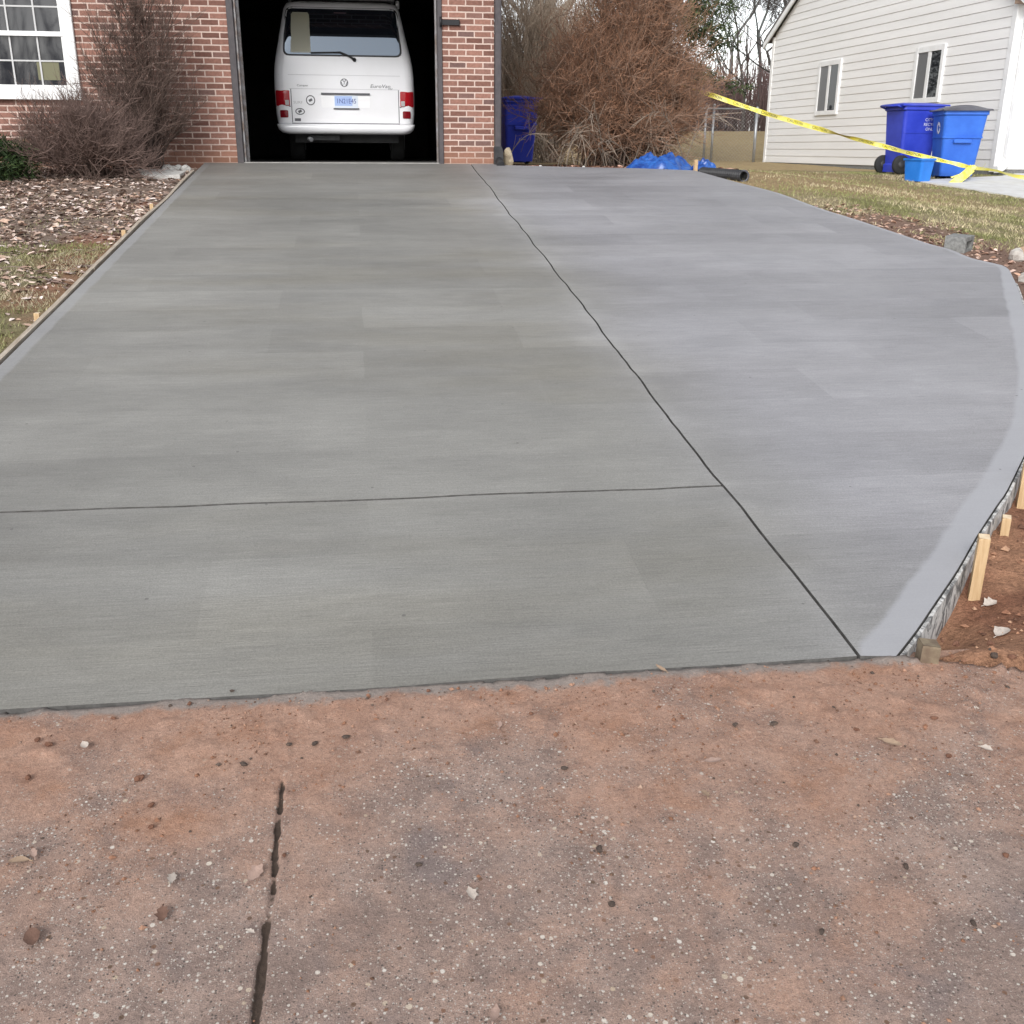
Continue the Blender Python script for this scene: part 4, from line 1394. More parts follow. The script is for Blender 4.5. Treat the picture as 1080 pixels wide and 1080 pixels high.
# sheathing behind the boards
sh = MB()
pr = [(0, -.3), (NLEN, -.3), (NLEN, EAVB), (NLEN/2, RIDGE), (0, EAVE)]
sh.loft([[(.012, .012 if a < .1 else a-.012, b) for a, b in pr], [(FW_, .012 if a < .1 else a-.012, b) for a, b in pr]], True, True)
sh.build('wall', M['pad'], nb)
fo_ = MB(); fo_.box(.004, .004, -.6, FW_, .0115, BASE+.002); fo_.box(.004, .0116, -.6, .0115, NLEN, BASE+.002)
fo_.build('foundation', M['cmu'], nb)
# corner boards
cbm = MB(); cbm.bbox(-.028, -.028, BASE-.04, .11, .09, EAVE, .006); cbm.build('corner_board', M['white_trim'], nb)
cbm = MB(); cbm.bbox(-.026, NLEN-.09, BASE-.04, .08, NLEN+.03, EAVB, .006); cbm.build('corner_board', M['siding'], nb)
# downspout in front of the corner
dn = MB()
def rect_tube(mb, pts, a=.045, b=.03):
    rings = []
    P = [Vector(p) for p in pts]
    for i, p in enumerate(P):
        t_ = (P[min(i+1, len(P)-1)]-P[max(i-1, 0)]).normalized()
        u = Vector((0, 1, 0)) if abs(t_.y) < .8 else Vector((0, 0, 1))
        v = t_.cross(u).normalized(); u = v.cross(t_).normalized()
        rings.append([p+v*b+u*a, p-v*b+u*a, p-v*b-u*a, p+v*b-u*a])
    mb.loft(rings)
rect_tube(dn, [(.30, -.34, EAVE-.05), (.28, -.28, EAVE-.14), (.17, -.08, EAVE-.28), (.165, -.065, EAVE-.36), (.16, -.065, .22), (.15, -.075, .13), (.02, -.16, .05), (-.10, -.2, .02)], .04, .05)
dno = dn.build('downspout', M['white_trim'], nb)
# hose bib
hb = MB(); hb.lathe([(.0, -.05), (.018, -.05), (.022, -.03), (.03, -.02), (.03, 0)], (.52, -.02, .62), 'y', 10); hb.build('hose_bib', M['black_iron'], nb)
lb = MB(); lb.lathe([(.0, -.11), (.06, -.10), (.085, -.06), (.085, -.03), (.05, -.02), (.05, 0)], (.78, -.02, 1.83), 'y', 16); lb.build('porch_light', M['decal_white'], nb)
# roof, rake boards, eaves
rf = MB()
ov = .32
def roofprof(o0, th0, th1):
    return [(-ov, EAVE-ov*PF+th0), (NLEN/2, RIDGE+th0), (NLEN+ov, EAVB-ov*PB+th0), (NLEN+ov, EAVB-ov*PB+th1), (NLEN/2, RIDGE+th1), (-ov, EAVE-ov*PF+th1)]
pr = roofprof(0, .07, .15)
rf.loft([[(-.13, a, b) for a, b in pr], [(FW_+.2, a, b) for a, b in pr]]); rf.build('roof', M['shingle'], nb)
pr = roofprof(0, -.06, .068)
rk = MB(); rk.loft([[(-.135, a, b) for a, b in pr], [(-.10, a, b) for a, b in pr]]); rk.build('rake_board', M['white_trim'], nb)
so_ = MB(); so_.box(-.095, -ov+.02, EAVE-ov*PF-.03, FW_+.2, -.022, EAVE-ov*PF+.03); so_.build('soffit', mottled('brown_soffit', (.33, .22, .16), (.40, .29, .22), 6, .7), nb)
gt = MB(); gt.bbox(-.13, -ov-.11, EAVE-ov*PF-.02, FW_+.2, -ov-.003, EAVE-ov*PF+.09, .012); gt.build('gutter', M['white_trim'], nb)
# windows
for y0, z0, y1, z1 in nwin:
    wm = MB(); f_ = .075
    wm.bbox(-.050, y0-.02, z0-.03, .0, y0+f_, z1+.02, .006); wm.bbox(-.050, y1-f_, z0-.03, .0, y1+.02, z1+.02, .006)
    wm.box(-.048, y0+f_, z1-f_, -.001, y1-f_, z1+.018); wm.box(-.048, y0+f_, z0-.028, -.001, y1-f_, z0+f_*.8)
    wo = wm.build('window', M['white_trim'], nb)
    ym = (y0+y1)/2
    ms = MB(); ms.box(-.042, ym-.045, z0+f_*.8, -.002, ym+.045, z1-f_); ms.build('mullion', M['white_trim'], wo)
    g_ = MB(); g_.box(-.030, ym+.045, z0+f_*.8, -.022, y1-f_, z1-f_); g_.build('pane', mat_glass('screened_glass', (.12, .12, .125), .35), wo)
    g_ = MB(); g_.box(-.027, y0+f_, z0+f_*.8, -.021, ym-.045, z1-f_); g_.build('pane', M['window_glass'], wo)

# pale concrete walk before the neighbour's front
wk = MB()
WS, W0 = .07, -.165


def on_walk(px, py):
    d = ray(px, py); t_ = (W0-WS*16.2-ZC)/(d.z-WS*d.y); return (t_*d.x, t_*d.y)


A_, B_, C_, D_ = on_walk(962, 190), on_walk(1005, 196), on_walk(1045, 202.5), on_walk(1080, 208.5)
ext = (C_[0]+(D_[0]-C_[0])*9, C_[1]+(D_[1]-C_[1])*9)
poly = [A_, B_, C_, D_, ext, (18.5, ext[1]), (18.5, 16.36), (10.6, 16.3), (10.1, 15.9)]
print('walk', poly)
wk.loft([[(a, b, W0-WS*(16.2-b)-.25) for a, b in poly], [(a, b, W0-WS*(16.2-b)) for a, b in poly]])
tag(wk.build('concrete_pad', M['pad']), kind='structure')

# ------------------------------------------------------------------ wheeled bins


def frus(w0, d0, w1, d1, z0, z1, r0=.04, r1=.05, n=3, y0s=0, y1s=0):
    rings = []
    for k in range(n+1):
        u = k/n
        rings.append([(x, y+y0s+(y1s-y0s)*u, z) for x, y, z in rrect((w0+(w1-w0)*u)/2, -(d0+(d1-d0)*u)/2, (d0+(d1-d0)*u)/2, r0+(r1-r0)*u, z0+(z1-z0)*u, 4)])
    return rings


def make_bin(name, label, bodym, lidm, loc, rz, H=1.08, W=.60, Dp=.68, group=None, arched=False):
    t_ = thing(name, label, 'bin', loc, (0, 0, rz), group)
    b = MB()
    b.loft(frus(W*.74, Dp*.70, W*.95, Dp*.93, .05, H*.86, y0s=.03), True, False, 0, False)
    b.loft(frus(W*.95, Dp*.93, W, Dp*.99, H*.862, H*.875, n=1), False, False)
    b.loft(frus(W, Dp*.99, W, Dp*.99, H*.875, H*.93, n=1), False, True)
    # moulded ledge and front grab bar
    b.loft(frus(W*.895, Dp*.862, W*.905, Dp*.872, H*.56, H*.585, n=1), True, True)
    b.bbox(-W*.20, -Dp*.47, H*.50, W*.20, -Dp*.36, H*.55, .01)
    b.bbox(-W*.36, Dp*.22, .03, W*.36, Dp*.44, .16, .02)
    b.build('body', bodym, t_)
    l_ = MB()
    hh = .075 if arched else .045
    rings = []
    for k in range(9):
        u = k/8; x = -W*.54+W*1.08*u; h = H*.935+hh*math.sin(PI*u)**.7
        rings.append([(x, -Dp*.56, H*.925), (x, -Dp*.56, H*.945+.2*(h-H*.935)), (x, -Dp*.3, h), (x, Dp*.3, h), (x, Dp*.56, H*.95+.2*(h-H*.935)), (x, Dp*.56, H*.925)])
    l_.loft(rings, True, True, 0, False)
    l_.build('lid', lidm, t_)
    h_ = MB(); h_.tube([(-W*.42, Dp*.50, H*.90), (-W*.42, Dp*.62, H*.93), (W*.42, Dp*.62, H*.93), (W*.42, Dp*.50, H*.90)], .016, 8); h_.build('handle', bodym, t_)
    for sx in (-1, 1):
        w_ = MB(); w_.lathe([(.03, 0), (.125, 0), (.145, .012), (.145, .05), (.125, .062), (.03, .062)], (sx*(W*.44)+(-.031), Dp*.40, .145), 'x', 22)
        wo_ = w_.build('wheel', M['rubber'], t_)
        c_ = MB(); c_.lathe([(.0, -.006), (.055, -.006), (.06, .0), (.06, .062), (.055, .068), (.0, .068)], (sx*(W*.44)+(-.031), Dp*.40, .145), 'x', 14); c_.build('hub', M['black_plastic'], wo_)
    a_ = MB(); a_.tube([(-W*.42, Dp*.40, .145), (W*.42, Dp*.40, .145)], .012, 8); a_.build('axle', M['steel'], t_)
    return t_, W, Dp, H


def dpos(px, dpr, z):
    """point at depth dpr (along level view axis) below photo column px"""
    a = R(YAW); lat = (px-540)/1148.0*dpr
    return (dpr*math.sin(a)+lat*math.cos(a), dpr*math.cos(a)-lat*math.sin(a), z)


bp = dpos(957, 17.55, 0)
z_ = gz(bp[0], bp[1])
bv, W_, D_, H_ = make_bin('wheeled_bin', 'violet blue wheeled recycling bin with white lettering, wheels showing, behind the brighter blue bin', M['bin_violet'], M['bin_violet'], (bp[0], bp[1], z_), R(93), 1.10, .62, .72)
# white stencilled lettering on the side facing the yard
def side_text(txts, x0, zf, parent, nm, mt, W_, D_, H_, size, face='front'):
    mb = MB()
    for i, s_ in enumerate(txts):
        V, Fs = text_mesh(s_, size)
        z0 = H_*zf-i*size*1.05
        vs = []
        for v in V:
            z = z0+v[1]; u = (z-.05)/(H_*.86-.05)
            vs.append(((W_*(.74+.21*u))/2+.004, x0+v[0], z))
        mb.add(vs, Fs)
    return mb.build(nm, mt, parent)
bp2 = dpos(1005, 16.75, 0)
z2 = gz(bp2[0], bp2[1])
bb, W2, D2, H2 = make_bin('wheeled_bin', 'bright blue wheeled bin with a dark grey lid and a round white recycling mark', M['bin_blue'], M['lid_grey'], (bp2[0], bp2[1], z2), R(-14), 1.06, .66, .70, arched=True)
# lettering faces the camera on each bin: pick the local side that looks towards it


def decal_on_bin(parent, W_, D_, H_, lines, size, side, along, zf, mt, nm, extra=None):
    mb = MB()

    def P(s_, z, o_=.004):
        u = (z-.05)/(H_*.86-.05)
        hx = (W_*(.74+.21*u))/2; hy = (D_*(.70+.23*u))/2; yc = .03*(1-u)
        if side == '-x': return (-hx-o_, yc-s_, z)
        if side == '+x': return (hx+o_, yc+s_, z)
        if side == '-y': return (s_, -hy+yc-o_, z)
        return (-s_, hy+yc+o_, z)
    for i, tx in enumerate(lines):
        V, Fs = text_mesh(tx, size)
        mb.add([P(along+v[0], H_*zf-i*size*1.1+v[1]) for v in V], Fs)
    if extra == 'recycle':
        n = 24; z0 = H_*zf; vs = []
        ro, ri = .085, .045
        for k in range(3):
            a0 = k*2*PI/3+.15; a1 = a0+2*PI/3-.45
            vs = []
            for j in range(9):
                a = a0+(a1-a0)*j/8
                vs += [P(along+ro*math.cos(a), z0+ro*math.sin(a)), P(along+ri*math.cos(a), z0+ri*math.sin(a))]
            mb.add(vs, [(2*j, 2*j+1, 2*j+3, 2*j+2) for j in range(8)])
            a2 = a1+.36
            mb.add([P(along+(ro+.018)*math.cos(a1), z0+(ro+.018)*math.sin(a1)), P(along+(ri-.018)*math.cos(a1), z0+(ri-.018)*math.sin(a1)), P(along+.066*math.cos(a2), z0+.066*math.sin(a2))], [(0, 1, 2)])
    return mb.build(nm, mt, parent)


decal_on_bin(bv, W_, D_, H_, ['CITY OF', 'RECYCLE', 'ONLY'], .062, '-x', .15, .74, M['decal_white'], 'lettering')
decal_on_bin(bb, W2, D2, H2, [], .1, '-x', .05, .70, M['decal_white'], 'recycling_mark', 'recycle')
# small open recycling tub between them
bp3 = dpos(969, 16.2, 0)
tub = thing('recycling_tub', 'small open light blue recycling tub standing in front of the two bins', 'tub', (bp3[0], bp3[1], gz(bp3[0], bp3[1])), (0, 0, R(20)))
b = MB(); b.loft(frus(.23, .30, .28, .36, 0, .31, .03, .04), True, False); b.loft(frus(.28, .36, .265, .345, .31, .311, n=1), False, False); b.loft(frus(.265, .345, .22, .29, .311, .02, n=1), False, True)
b.build('body', M['bin_sky'], tub)
b = MB(); b.loft(frus(.31, .39, .31, .39, .295, .325, .04, .04, n=1), False, False); b.loft(frus(.283, .363, .31, .39, .325, .325, .04, .04, n=1), False, False); b.loft(frus(.31, .39, .283, .363, .295, .295, n=1), False, False)
b.build('rim', M['bin_sky'], tub)
# bin behind the pier
bp4 = dpos(542, 18.4, 0)
make_bin('wheeled_bin', 'violet blue wheeled bin half hidden behind twigs beside the brick pier', M['bin_violet'], M['bin_violet'], (bp4[0], bp4[1], gz(bp4[0], bp4[1])), R(8), 1.10, .62, .72)

# ------------------------------------------------------------------ caution tape
TP = []
for px, py, dp in ((640, 69, 15.7), (690, 81, 15.5), (735, 95, 15.35), (790, 114, 15.3), (850, 132, 15.5), (920, 151, 15.9), (970, 164, 16.1), (1026, 177, 16.25)):
    d = ray(px, py); fh = Vector((math.sin(R(YAW)), math.cos(R(YAW)), 0)); t_ = dp/(d.dot(fh))
    TP.append(Vector((t_*d.x, t_*d.y, ZC+t_*d.z)))


def ribbon(pts, width, tw, nm, mt, parent, seed=0, flat=None):
    """strip along a curve; tw(s) gives the twist angle"""
    P = []
    for i in range(len(pts)-1):
        a, b, c, d = pts[max(i-1, 0)], pts[i], pts[i+1], pts[min(i+2, len(pts)-1)]
        for k in range(12):
            u = k/12; P.append(.5*((2*b)+(c-a)*u+(2*a-5*b+4*c-d)*u*u+(3*b-a-3*c+d)*u**3))
    P.append(pts[-1].copy())
    s_ = 0; fr = []
    for i, p in enumerate(P):
        t_ = (P[min(i+1, len(P)-1)]-P[max(i-1, 0)]).normalized()
        if i: s_ += (P[i]-P[i-1]).length
        n_ = t_.cross(Vector((0, 0, 1))).normalized(); u_ = n_.cross(t_).normalized()
        a = tw(s_); wv = u_*math.cos(a)+n_*math.sin(a); nn = t_.cross(wv).normalized()
        fr.append((s_, p, wv, nn))
    mb = MB(); vs = []
    for s0, p, wv, nn in fr:
        for k in (-1, -.33, .33, 1): vs.append(p+wv*width/2*k+nn*.004*(k*k))
    mb.add(vs, [(4*i+j, 4*i+j+1, 4*i+j+5, 4*i+j+4) for i in range(len(fr)-1) for j in range(3)], 0, True)
    return mb.build(nm, mt, parent), fr


tape = thing('caution_tape', 'yellow caution tape strung from the russet shrub to the neighbouring downspout', 'tape', tuple(TP[-1]))
off = Matrix.Translation(-TP[-1])
TPl = [p-TP[-1] for p in TP]
o, fr = ribbon(TPl, .062, lambda s: .35+.5*math.sin(s*2.1)+.45*math.sin(s*5.3+1)+.25*math.sin(s*11), 'strip', M['tape'], tape)
lt = MB(); S0 = np.array([f[0] for f in fr]); x0 = .3
Vt, Ft = text_mesh('CAUTION', .05)
while x0 < S0[-1]-.3:
    vs = []
    for v in Vt:
        ss = x0+v[0]*1.15; i = int(np.clip(np.searchsorted(S0, ss)-1, 0, len(fr)-2)); u = (ss-S0[i])/(S0[i+1]-S0[i])
        p = fr[i][1].lerp(fr[i+1][1], u); wv = fr[i][2].lerp(fr[i+1][2], u); nn = fr[i][3].lerp(fr[i+1][3], u)
        side = -1 if nn.dot(Vector((0, -1, 0))) < 0 else 1
        vs.append(p+wv*v[1]+nn*side*.006)
    lt.add(vs, Ft); x0 += .42
lt.build('lettering', M['tape_ink'], tape)
kn = MB(); kn.lathe([(.0, -.05), (.03, -.045), (.045, 0), (.03, .045), (0, .05)], (0, 0, 0), 'x', 10); kn.build('knot', M['tape'], tape)


def dpt(px, py, dp):
    d = ray(px, py); fh = Vector((math.sin(R(YAW)), math.cos(R(YAW)), 0)); t_ = dp/d.dot(fh)
    return Vector((t_*d.x, t_*d.y, ZC+t_*d.z))-TP[-1]


ribbon([Vector((0, 0, 0)), dpt(1050, 179.5, 16.3), dpt(1065, 184, 16.2), dpt(1085, 187.5, 16.1), dpt(1130, 190, 16)], .065, lambda s: .5+.6*math.sin(s*4), 'strip', M['tape'], tape)
ribbon([Vector((0, 0, 0)), dpt(1018, 184, 16.1), dpt(1010, 190, 16.0), dpt(1003, 196, 15.9)], .12, lambda s: .5+.5*s, 'tail', M['tape'], tape)
ribbon([Vector((0, 0, 0)), dpt(1018, 181.5, 16.15), dpt(1009, 185, 16.1), dpt(1003, 187, 16.05)], .03, lambda s: 1.0, 'tail', M['tape'], tape)
ribbon([Vector((0, 0, 0)), dpt(1035, 177, 16.4), dpt(1039, 173, 16.5)], .03, lambda s: .6, 'tail', M['tape'], tape)

# ------------------------------------------------------------------ chain link fence
fy_ = 25.6
pa, pb_ = at_y(743, 150, fy_), at_y(796, 150, fy_)
fz = gz(pa.x, fy_)
fence = thing('chain_link_fence', 'short galvanised chain link fence run between the shrub and the neighbouring house', 'fence', (pa.x, fy_, fz))
FH = 1.22
def post(x, h=FH+.06, r_=.03):
    mb = MB(); mb.tube([(x, 0, -.1), (x, 0, h)], r_, 10); mb.lathe([(r_*1.25, h), (r_*1.25, h+.02), (r_*.6, h+.05), (0, h+.06)], (x, 0, 0), 'z', 10); return mb.build('post', M['steel'], fence)
post(0); post(.19); post(pb_.x-pa.x, FH+.0, .035); post(-2.2)
rl = MB(); rl.tube([(-2.4, 0, FH), (pb_.x-pa.x, 0, FH)], .02, 8); rl.build('rail', M['steel'], fence)
tw = Twigs(); X0, X1 = -2.4, pb_.x-pa.x; stp = .085; n = int((X1-X0)/stp)
ps = []
for sgn in (1, -1):
    for k in range(-14, n+1):
        x0 = X0+k*stp; x1 = x0+FH
        za, zb = 0.03, FH
        if x0 < X0: za = .03+(X0-x0); x0 = X0
        if x1 > X1: zb = FH-(x1-X1); x1 = X1
        if zb <= za: continue
        if sgn < 0: x0, x1 = X0+X1-x0, X0+X1-x1
        ps.append([(x0, 0, za), (x0+(x1-x0)*.5, .0, (za+zb)/2), (x1, 0, zb)])
Pm = np.array(ps); tw.add(Pm, np.full(len(Pm), .0017), np.full(len(Pm), .0017), (.36, .36, .36), (.36, .36, .36), .1)
tw.build('mesh', fence)

# ------------------------------------------------------------------ tarp, pipe, stakes


def crumpled(name, loc, sx, sy, h, seed, label):
    n = 72; u = np.linspace(-1, 1, n); U, V_ = np.meshgrid(u, u)
    rr = np.hypot(U, V_); ang = np.arctan2(V_, U)
    lim = .78+.22*fbm(np.cos(ang)*2+5, np.sin(ang)*2+5, seed, 2)
    z = h*np.clip(1-(rr/lim)**2, 0, 1)**.7*(.35+1.1*fbm(U*2.6+9, V_*2.6+3, seed, 3))
    rid = np.abs(fbm(U*3.2+V_*1.2+1, V_*3.2+2, seed+5, 4)-.5)*2.6
    z = z-rid*.35*h*np.clip(1.2-rr, 0, 1)+.012
    z = np.where(rr > lim, .004, np.maximum(z, .006))
    X = U*sx*(.85+.3*fbm(U*2, V_*2, seed+2, 2)); Y = V_*sy*(.85+.3*fbm(U*2, V_*2, seed+3, 2))
    ii = np.arange(n*n).reshape(n, n)
    q = np.stack([ii[:-1, :-1], ii[:-1, 1:], ii[1:, 1:], ii[1:, :-1]], -1)
    m_ = (rr < lim)[:-1, :-1]
    V = np.column_stack([X.ravel(), Y.ravel(), z.ravel()])
    o = np_mesh(name, V, q[m_], M['tarp'], smooth=True); o.location = loc
    return tag(o, label, 'tarp')


p = at_y(700, 177, 13.05); crumpled('tarp', (p.x, 13.25, gz(p.x, 13.25)-.01), .50, .34, .25, 3, 'crumpled blue tarp heaped at the back edge of the driveway under the shrub')
p = at_y(743, 179, 13.1); crumpled('tarp', (p.x+.02, 13.2, gz(p.x, 13.2)-.01), .20, .16, .14, 8, 'small scrap of blue tarp between the short stake and the black pipe')
p0, p1 = at_y(742, 184, 12.55), at_y(784, 189.5, 12.05)
pipe = thing('drain_pipe', 'black corrugated drain pipe lying at the back right edge of the driveway', 'pipe', (p1.x, 12.05, gz(p1.x, 12.05)+.06))
pts = []; rs = []
A_ = Vector((p1.x-.02, 12.05, 0)); B_ = Vector((p0.x+.02, 12.75, .02)); N_ = 60
for k in range(N_+1):
    pts.append((B_-A_)*(k/N_)); rs.append(.062+(.007 if k % 3 else -.004))
mb = MB(); mb.tube(pts, rs, 14, 0, False, False)
mb.tube([pts[0], pts[8]], .045, 14, 1, False, False)
mb.tube([pts[4], pts[5]], .05, 14, 1, False, True)
mb.build('tube', [M['black_plastic'], mat('pipe_inside', (.008, .008, .008), .9)], pipe)
mb = MB(); mb.lathe([(.050, .004), (.050, -.003), (.070, -.003), (.070, .02)], (0, 0, 0), 'y', 16, caps=False); mb.build('collar', M['lid_grey'], pipe)


def stake(x, y, ztop, label, w_=.042, d_=.022, rz=0, depth=.28, tilt=(0, 0), m1='wood', m2='wood_end', name='wooden_stake', group=None):
    mb = MB()
    h = depth
    r_ = [(-w_/2, -d_/2), (w_/2, -d_/2), (w_/2, d_/2), (-w_/2, d_/2)]
    rings = []
    for z, j in ((-h, 0), (-h*.6, .0006), (-h*.3, -.0006), (-.006, 0), (0, -.002)):
        rings.append([(a*(1+j*20), b*(1+j*20), z+random.uniform(-.002, .002)*(z > -.01)) for a, b in r_])
    mb.loft(rings, True, False)
    mb.add([(a*.96, b*.96, .0005) for a, b in r_], [(0, 1, 2, 3)], 1)
    o = mb.build(name, [M[m1], M[m2]]); o.location = (x, y, ztop); o.rotation_euler = (tilt[0], tilt[1], rz)
    return tag(o, label, 'stake', group)


def edge_near(px, py, off_):
    """point just outside the right hand edge, nearest to a photo pixel on the slab plane"""
    q = Vector(sxy(px, py)); best = None
    for i in range(len(right_edge)-1):
        a, b = Vector(right_edge[i]), Vector(right_edge[i+1]); d = b-a
        u = max(0, min(1, (q-a).dot(d)/max(d.length_squared, 1e-9))); c = a+d*u
        if best is None or (c-q).length < best[0]: best = ((c-q).length, c, d.normalized())
    _, c, t_ = best; nr = Vector((t_.y, -t_.x))
    return c+nr*off_, math.atan2(t_.y, t_.x)


p, a = edge_near(1014, 594, .058); stake(p.x, p.y, float(zplane(p.y))+.112, 'tallest raw pine stake against the curved slab edge, nearest the pavement', .048, .035, a+.25, .34, (.01, -.01))
p, a = edge_near(1048, 538, .050); stake(p.x, p.y, float(zplane(p.y))-.012, 'short raw pine stake driven level with the slab edge, between two taller stakes', .048, .030, a+.2, .30)
p, a = edge_near(1066, 505, .045); stake(p.x, p.y, float(zplane(p.y))+.075, 'pale pine stake at the right margin, third along the curved slab edge from the pavement', .045, .030, a+.2, .32)
p, a = edge_near(955, 684, .068); stake(p.x, p.y-.005, float(zplane(p.y))+.045, 'muddy broken stake stub at the front corner of the new slab', .062, .05, a+.5, .2, (.05, .08), 'wood_mud', 'wood_mud')
p = at_y(733, 178, 12.95); stake(p.x, 12.93, .06, 'short pale stake at the back of the driveway between the pieces of blue tarp', .045, .03, .2, .3)
p = sxy(118, 247); stake(-1.885, p[1], float(zplane(p[1]))+.03, 'small stake behind the left form board beside the red clay patch', .045, .03, PI/2, .25)
p = sxy(148, 219); stake(-1.885, p[1], float(zplane(p[1]))+.035, 'small stake behind the left form board beside the leaf bed, nearest the house', .045, .03, PI/2, .25)
p = sxy(30, 334); stake(-1.885, p[1], float(zplane(p[1]))+.02, 'small stake behind the left form board beside the grass, nearest the viewer', .045, .03, PI/2, .25)
# left form board, two lengths
for y0, y1, lab in ((2.5, 7.6, 'long weathered form board along the left driveway edge beside the grass'), (7.62, 12.6, 'weathered form board along the left driveway edge beside the leaf bed')):
    mb = MB(); rings = []
    n = 26
    for k in range(n+1):
        y = y0+(y1-y0)*k/n; x = -1.838+.007*math.sin(y*1.3)+.004*math.sin(y*3.1)-.006; z = float(zplane(y))+.004+.004*math.sin(y*2.2)
        rings.append([(x-.026, y, z-.13), (x, y, z-.13), (x, y, z), (x-.026, y, z+.002)])
    mb.loft(rings); o = mb.build('form_board', mottled('weathered_board', (.48, .42, .35), (.34, .28, .22), 10, .85, .3, .1, (6, .6, 6)))
    tag(o, lab, 'board')
# bendable form along the curved edge
cut = [i for i, q in enumerate(right_edge) if q[1] < 6.9]
ce = [right_edge[i] for i in cut]
mb = MB(); rings = []
oi, oo = offs(ce, -.0045), offs(ce, -.0145)
for k, (a, b) in enumerate(zip(oi, oo)):
    za, zb = float(zplane(a[1]))-.006, float(zplane(b[1]))-.008
    rings.append([(b[0], b[1], zb-.20), (a[0], a[1], za-.20), (a[0], a[1], za), (b[0], b[1], zb)])
mb.loft(rings)
tag(mb.build('form_board', M['form']), 'thin cement splashed flexible form following the curved slab edge on the right', 'board')

# ------------------------------------------------------------------ block, rubble
p = sxy(1014, 262)
blk = thing('cinder_block', 'grey hollow cinder block lying beside the curved driveway edge', 'block', (p[0]+.03, p[1]+.10, float(zplane(p[1]))-.02), (0, 0, R(-36)))
mb = MB(); t_ = .030
bx_, by_, bz_ = .17, .20, .115                # one core runs through along local x
X_, Y_, Z_ = (-bx_/2, bx_/2), (-by_/2, -by_/2+t_, by_/2-t_, by_/2), (-.03, .012, bz_-.034, bz_)
for i in range(3):
    for j in range(3):
        if i == 1 and j == 1: continue
        e_ = .0003*((i+j) % 2)
        mb.box(X_[0]+e_, Y_[i], Z_[j], X_[1]-e_, Y_[i+1]-.0001, Z_[j+1]-.0001)
mb.build('shell', M['cmu'], blk)
mb = MB(); mb.box(-.085, Y_[1]+.001, Z_[1]+.001, -.08, Y_[2]-.001, Z_[2]-.001); mb.build('core_shade', M['clod_and_core_shade'], blk)  # dark panel across the core, its inner shade put in as colour
blk.rotation_euler = (.05, .04, R(-48))
k = 0
for px, py, s_, mt_, lab in ((1066, 272, .075, 'rock', 'pale grey rubble lump beside the stub of tan rubble at the slab corner'), (1079, 270, .085, 'tan_rock', 'tan rubble lump at the right margin by the slab corner'), (1078, 296, .06, 'rock', 'pale chip of rubble below the tan lump at the right margin')):
    p = sxy(px, py); k += 1
    rock('rubble', (p[0]+.10, p[1]+.08, float(zplane(p[1]))+.0), s_, M[mt_], lab, 'rubble', k+20, squash=(1, .8, .9))
# pale paver by the garage
p = [on_slab(*q) for q in ((160, 183), (208, 180), (204, 187), (168, 190))]
mb = MB(); poly = [(-2.33, 12.22), (-2.1, 12.12), (-1.94, 12.16), (-1.93, 12.5), (-2.12, 12.62), (-2.48, 12.60)]
rings = [[(a, b, float(zplane(b))-.08) for a, b in poly], [(a, b, float(zplane(b))-.004+.01*((i_ % 2))) for i_, (a, b) in enumerate(poly)], [(a*.985-.032, b*.998+.024, float(zplane(b))+.004+.006*(i_ % 3)) for i_, (a, b) in enumerate(poly)]]
mb.loft(rings); tag(mb.build('paver', M['pale_stone']), 'pale flat paver beside the driveway at the garage corner', 'paver')
for k in range(9):
    x = rng.uniform(-2.6, -1.95); y = rng.uniform(12.5, 12.95)
    rock('white_stone', (x, y, gz(x, y)+.015), rng.uniform(.03, .055), M['pale_stone'], 'small white stone lying behind the pale paver at the garage corner', 'stone', 60+k, 'white stones behind the paver')

# ------------------------------------------------------------------ leaves and clods on the pavement


def leaf_obj(p, size, colr, rz, label, group=None, wid=1.0, seed=0):
    r2 = random.Random(seed); mb = MB()
    n = 7; L_ = []; R__ = []; C__ = []
    cu = r2.uniform(.08, .30)
    for k in range(n):
        u = k/(n-1); w_ = .30*wid*math.sin(PI*min(1, u*.92+.06))**.8*(1+.25*math.sin(u*19+seed)); h = cu*(u-.5)**2*1.6
        L_.append(((u-.5)*size, w_*size, (h+w_*w_*1.6)*size+.003)); R__.append(((u-.5)*size, -w_*size*.9, (h+w_*w_*1.2)*size+.003)); C__.append(((u-.5)*size, 0, h*size+.003))
    vs = L_+C__+R__
    fs = []
    for k in range(n-1):
        fs += [(n+k, n+k+1, k+1, k), (2*n+k, 2*n+k+1, n+k+1, n+k)]
    mb.add(vs, fs, 0, True)
    mb.tube([(-.5*size, 0, cu*.4*size+.003), (-.72*size, .05*size, cu*.5*size)], .0016, 4)
    mt_ = M.setdefault('leaf%s' % (colr,), mottled('dry_leaf', colr, tuple(c*.75 for c in colr), 60, .8, .3, .1))
    o = mb.build('fallen_leaf', mt_); o.location = p; o.rotation_euler = (r2.uniform(-.2, .2), r2.uniform(-.2, .2), rz)
    return tag(o, label, 'leaf', group)


def pv_pt(px, py):
    p = on_pave(px, py); return (p.x, p.y, p.z+.006)


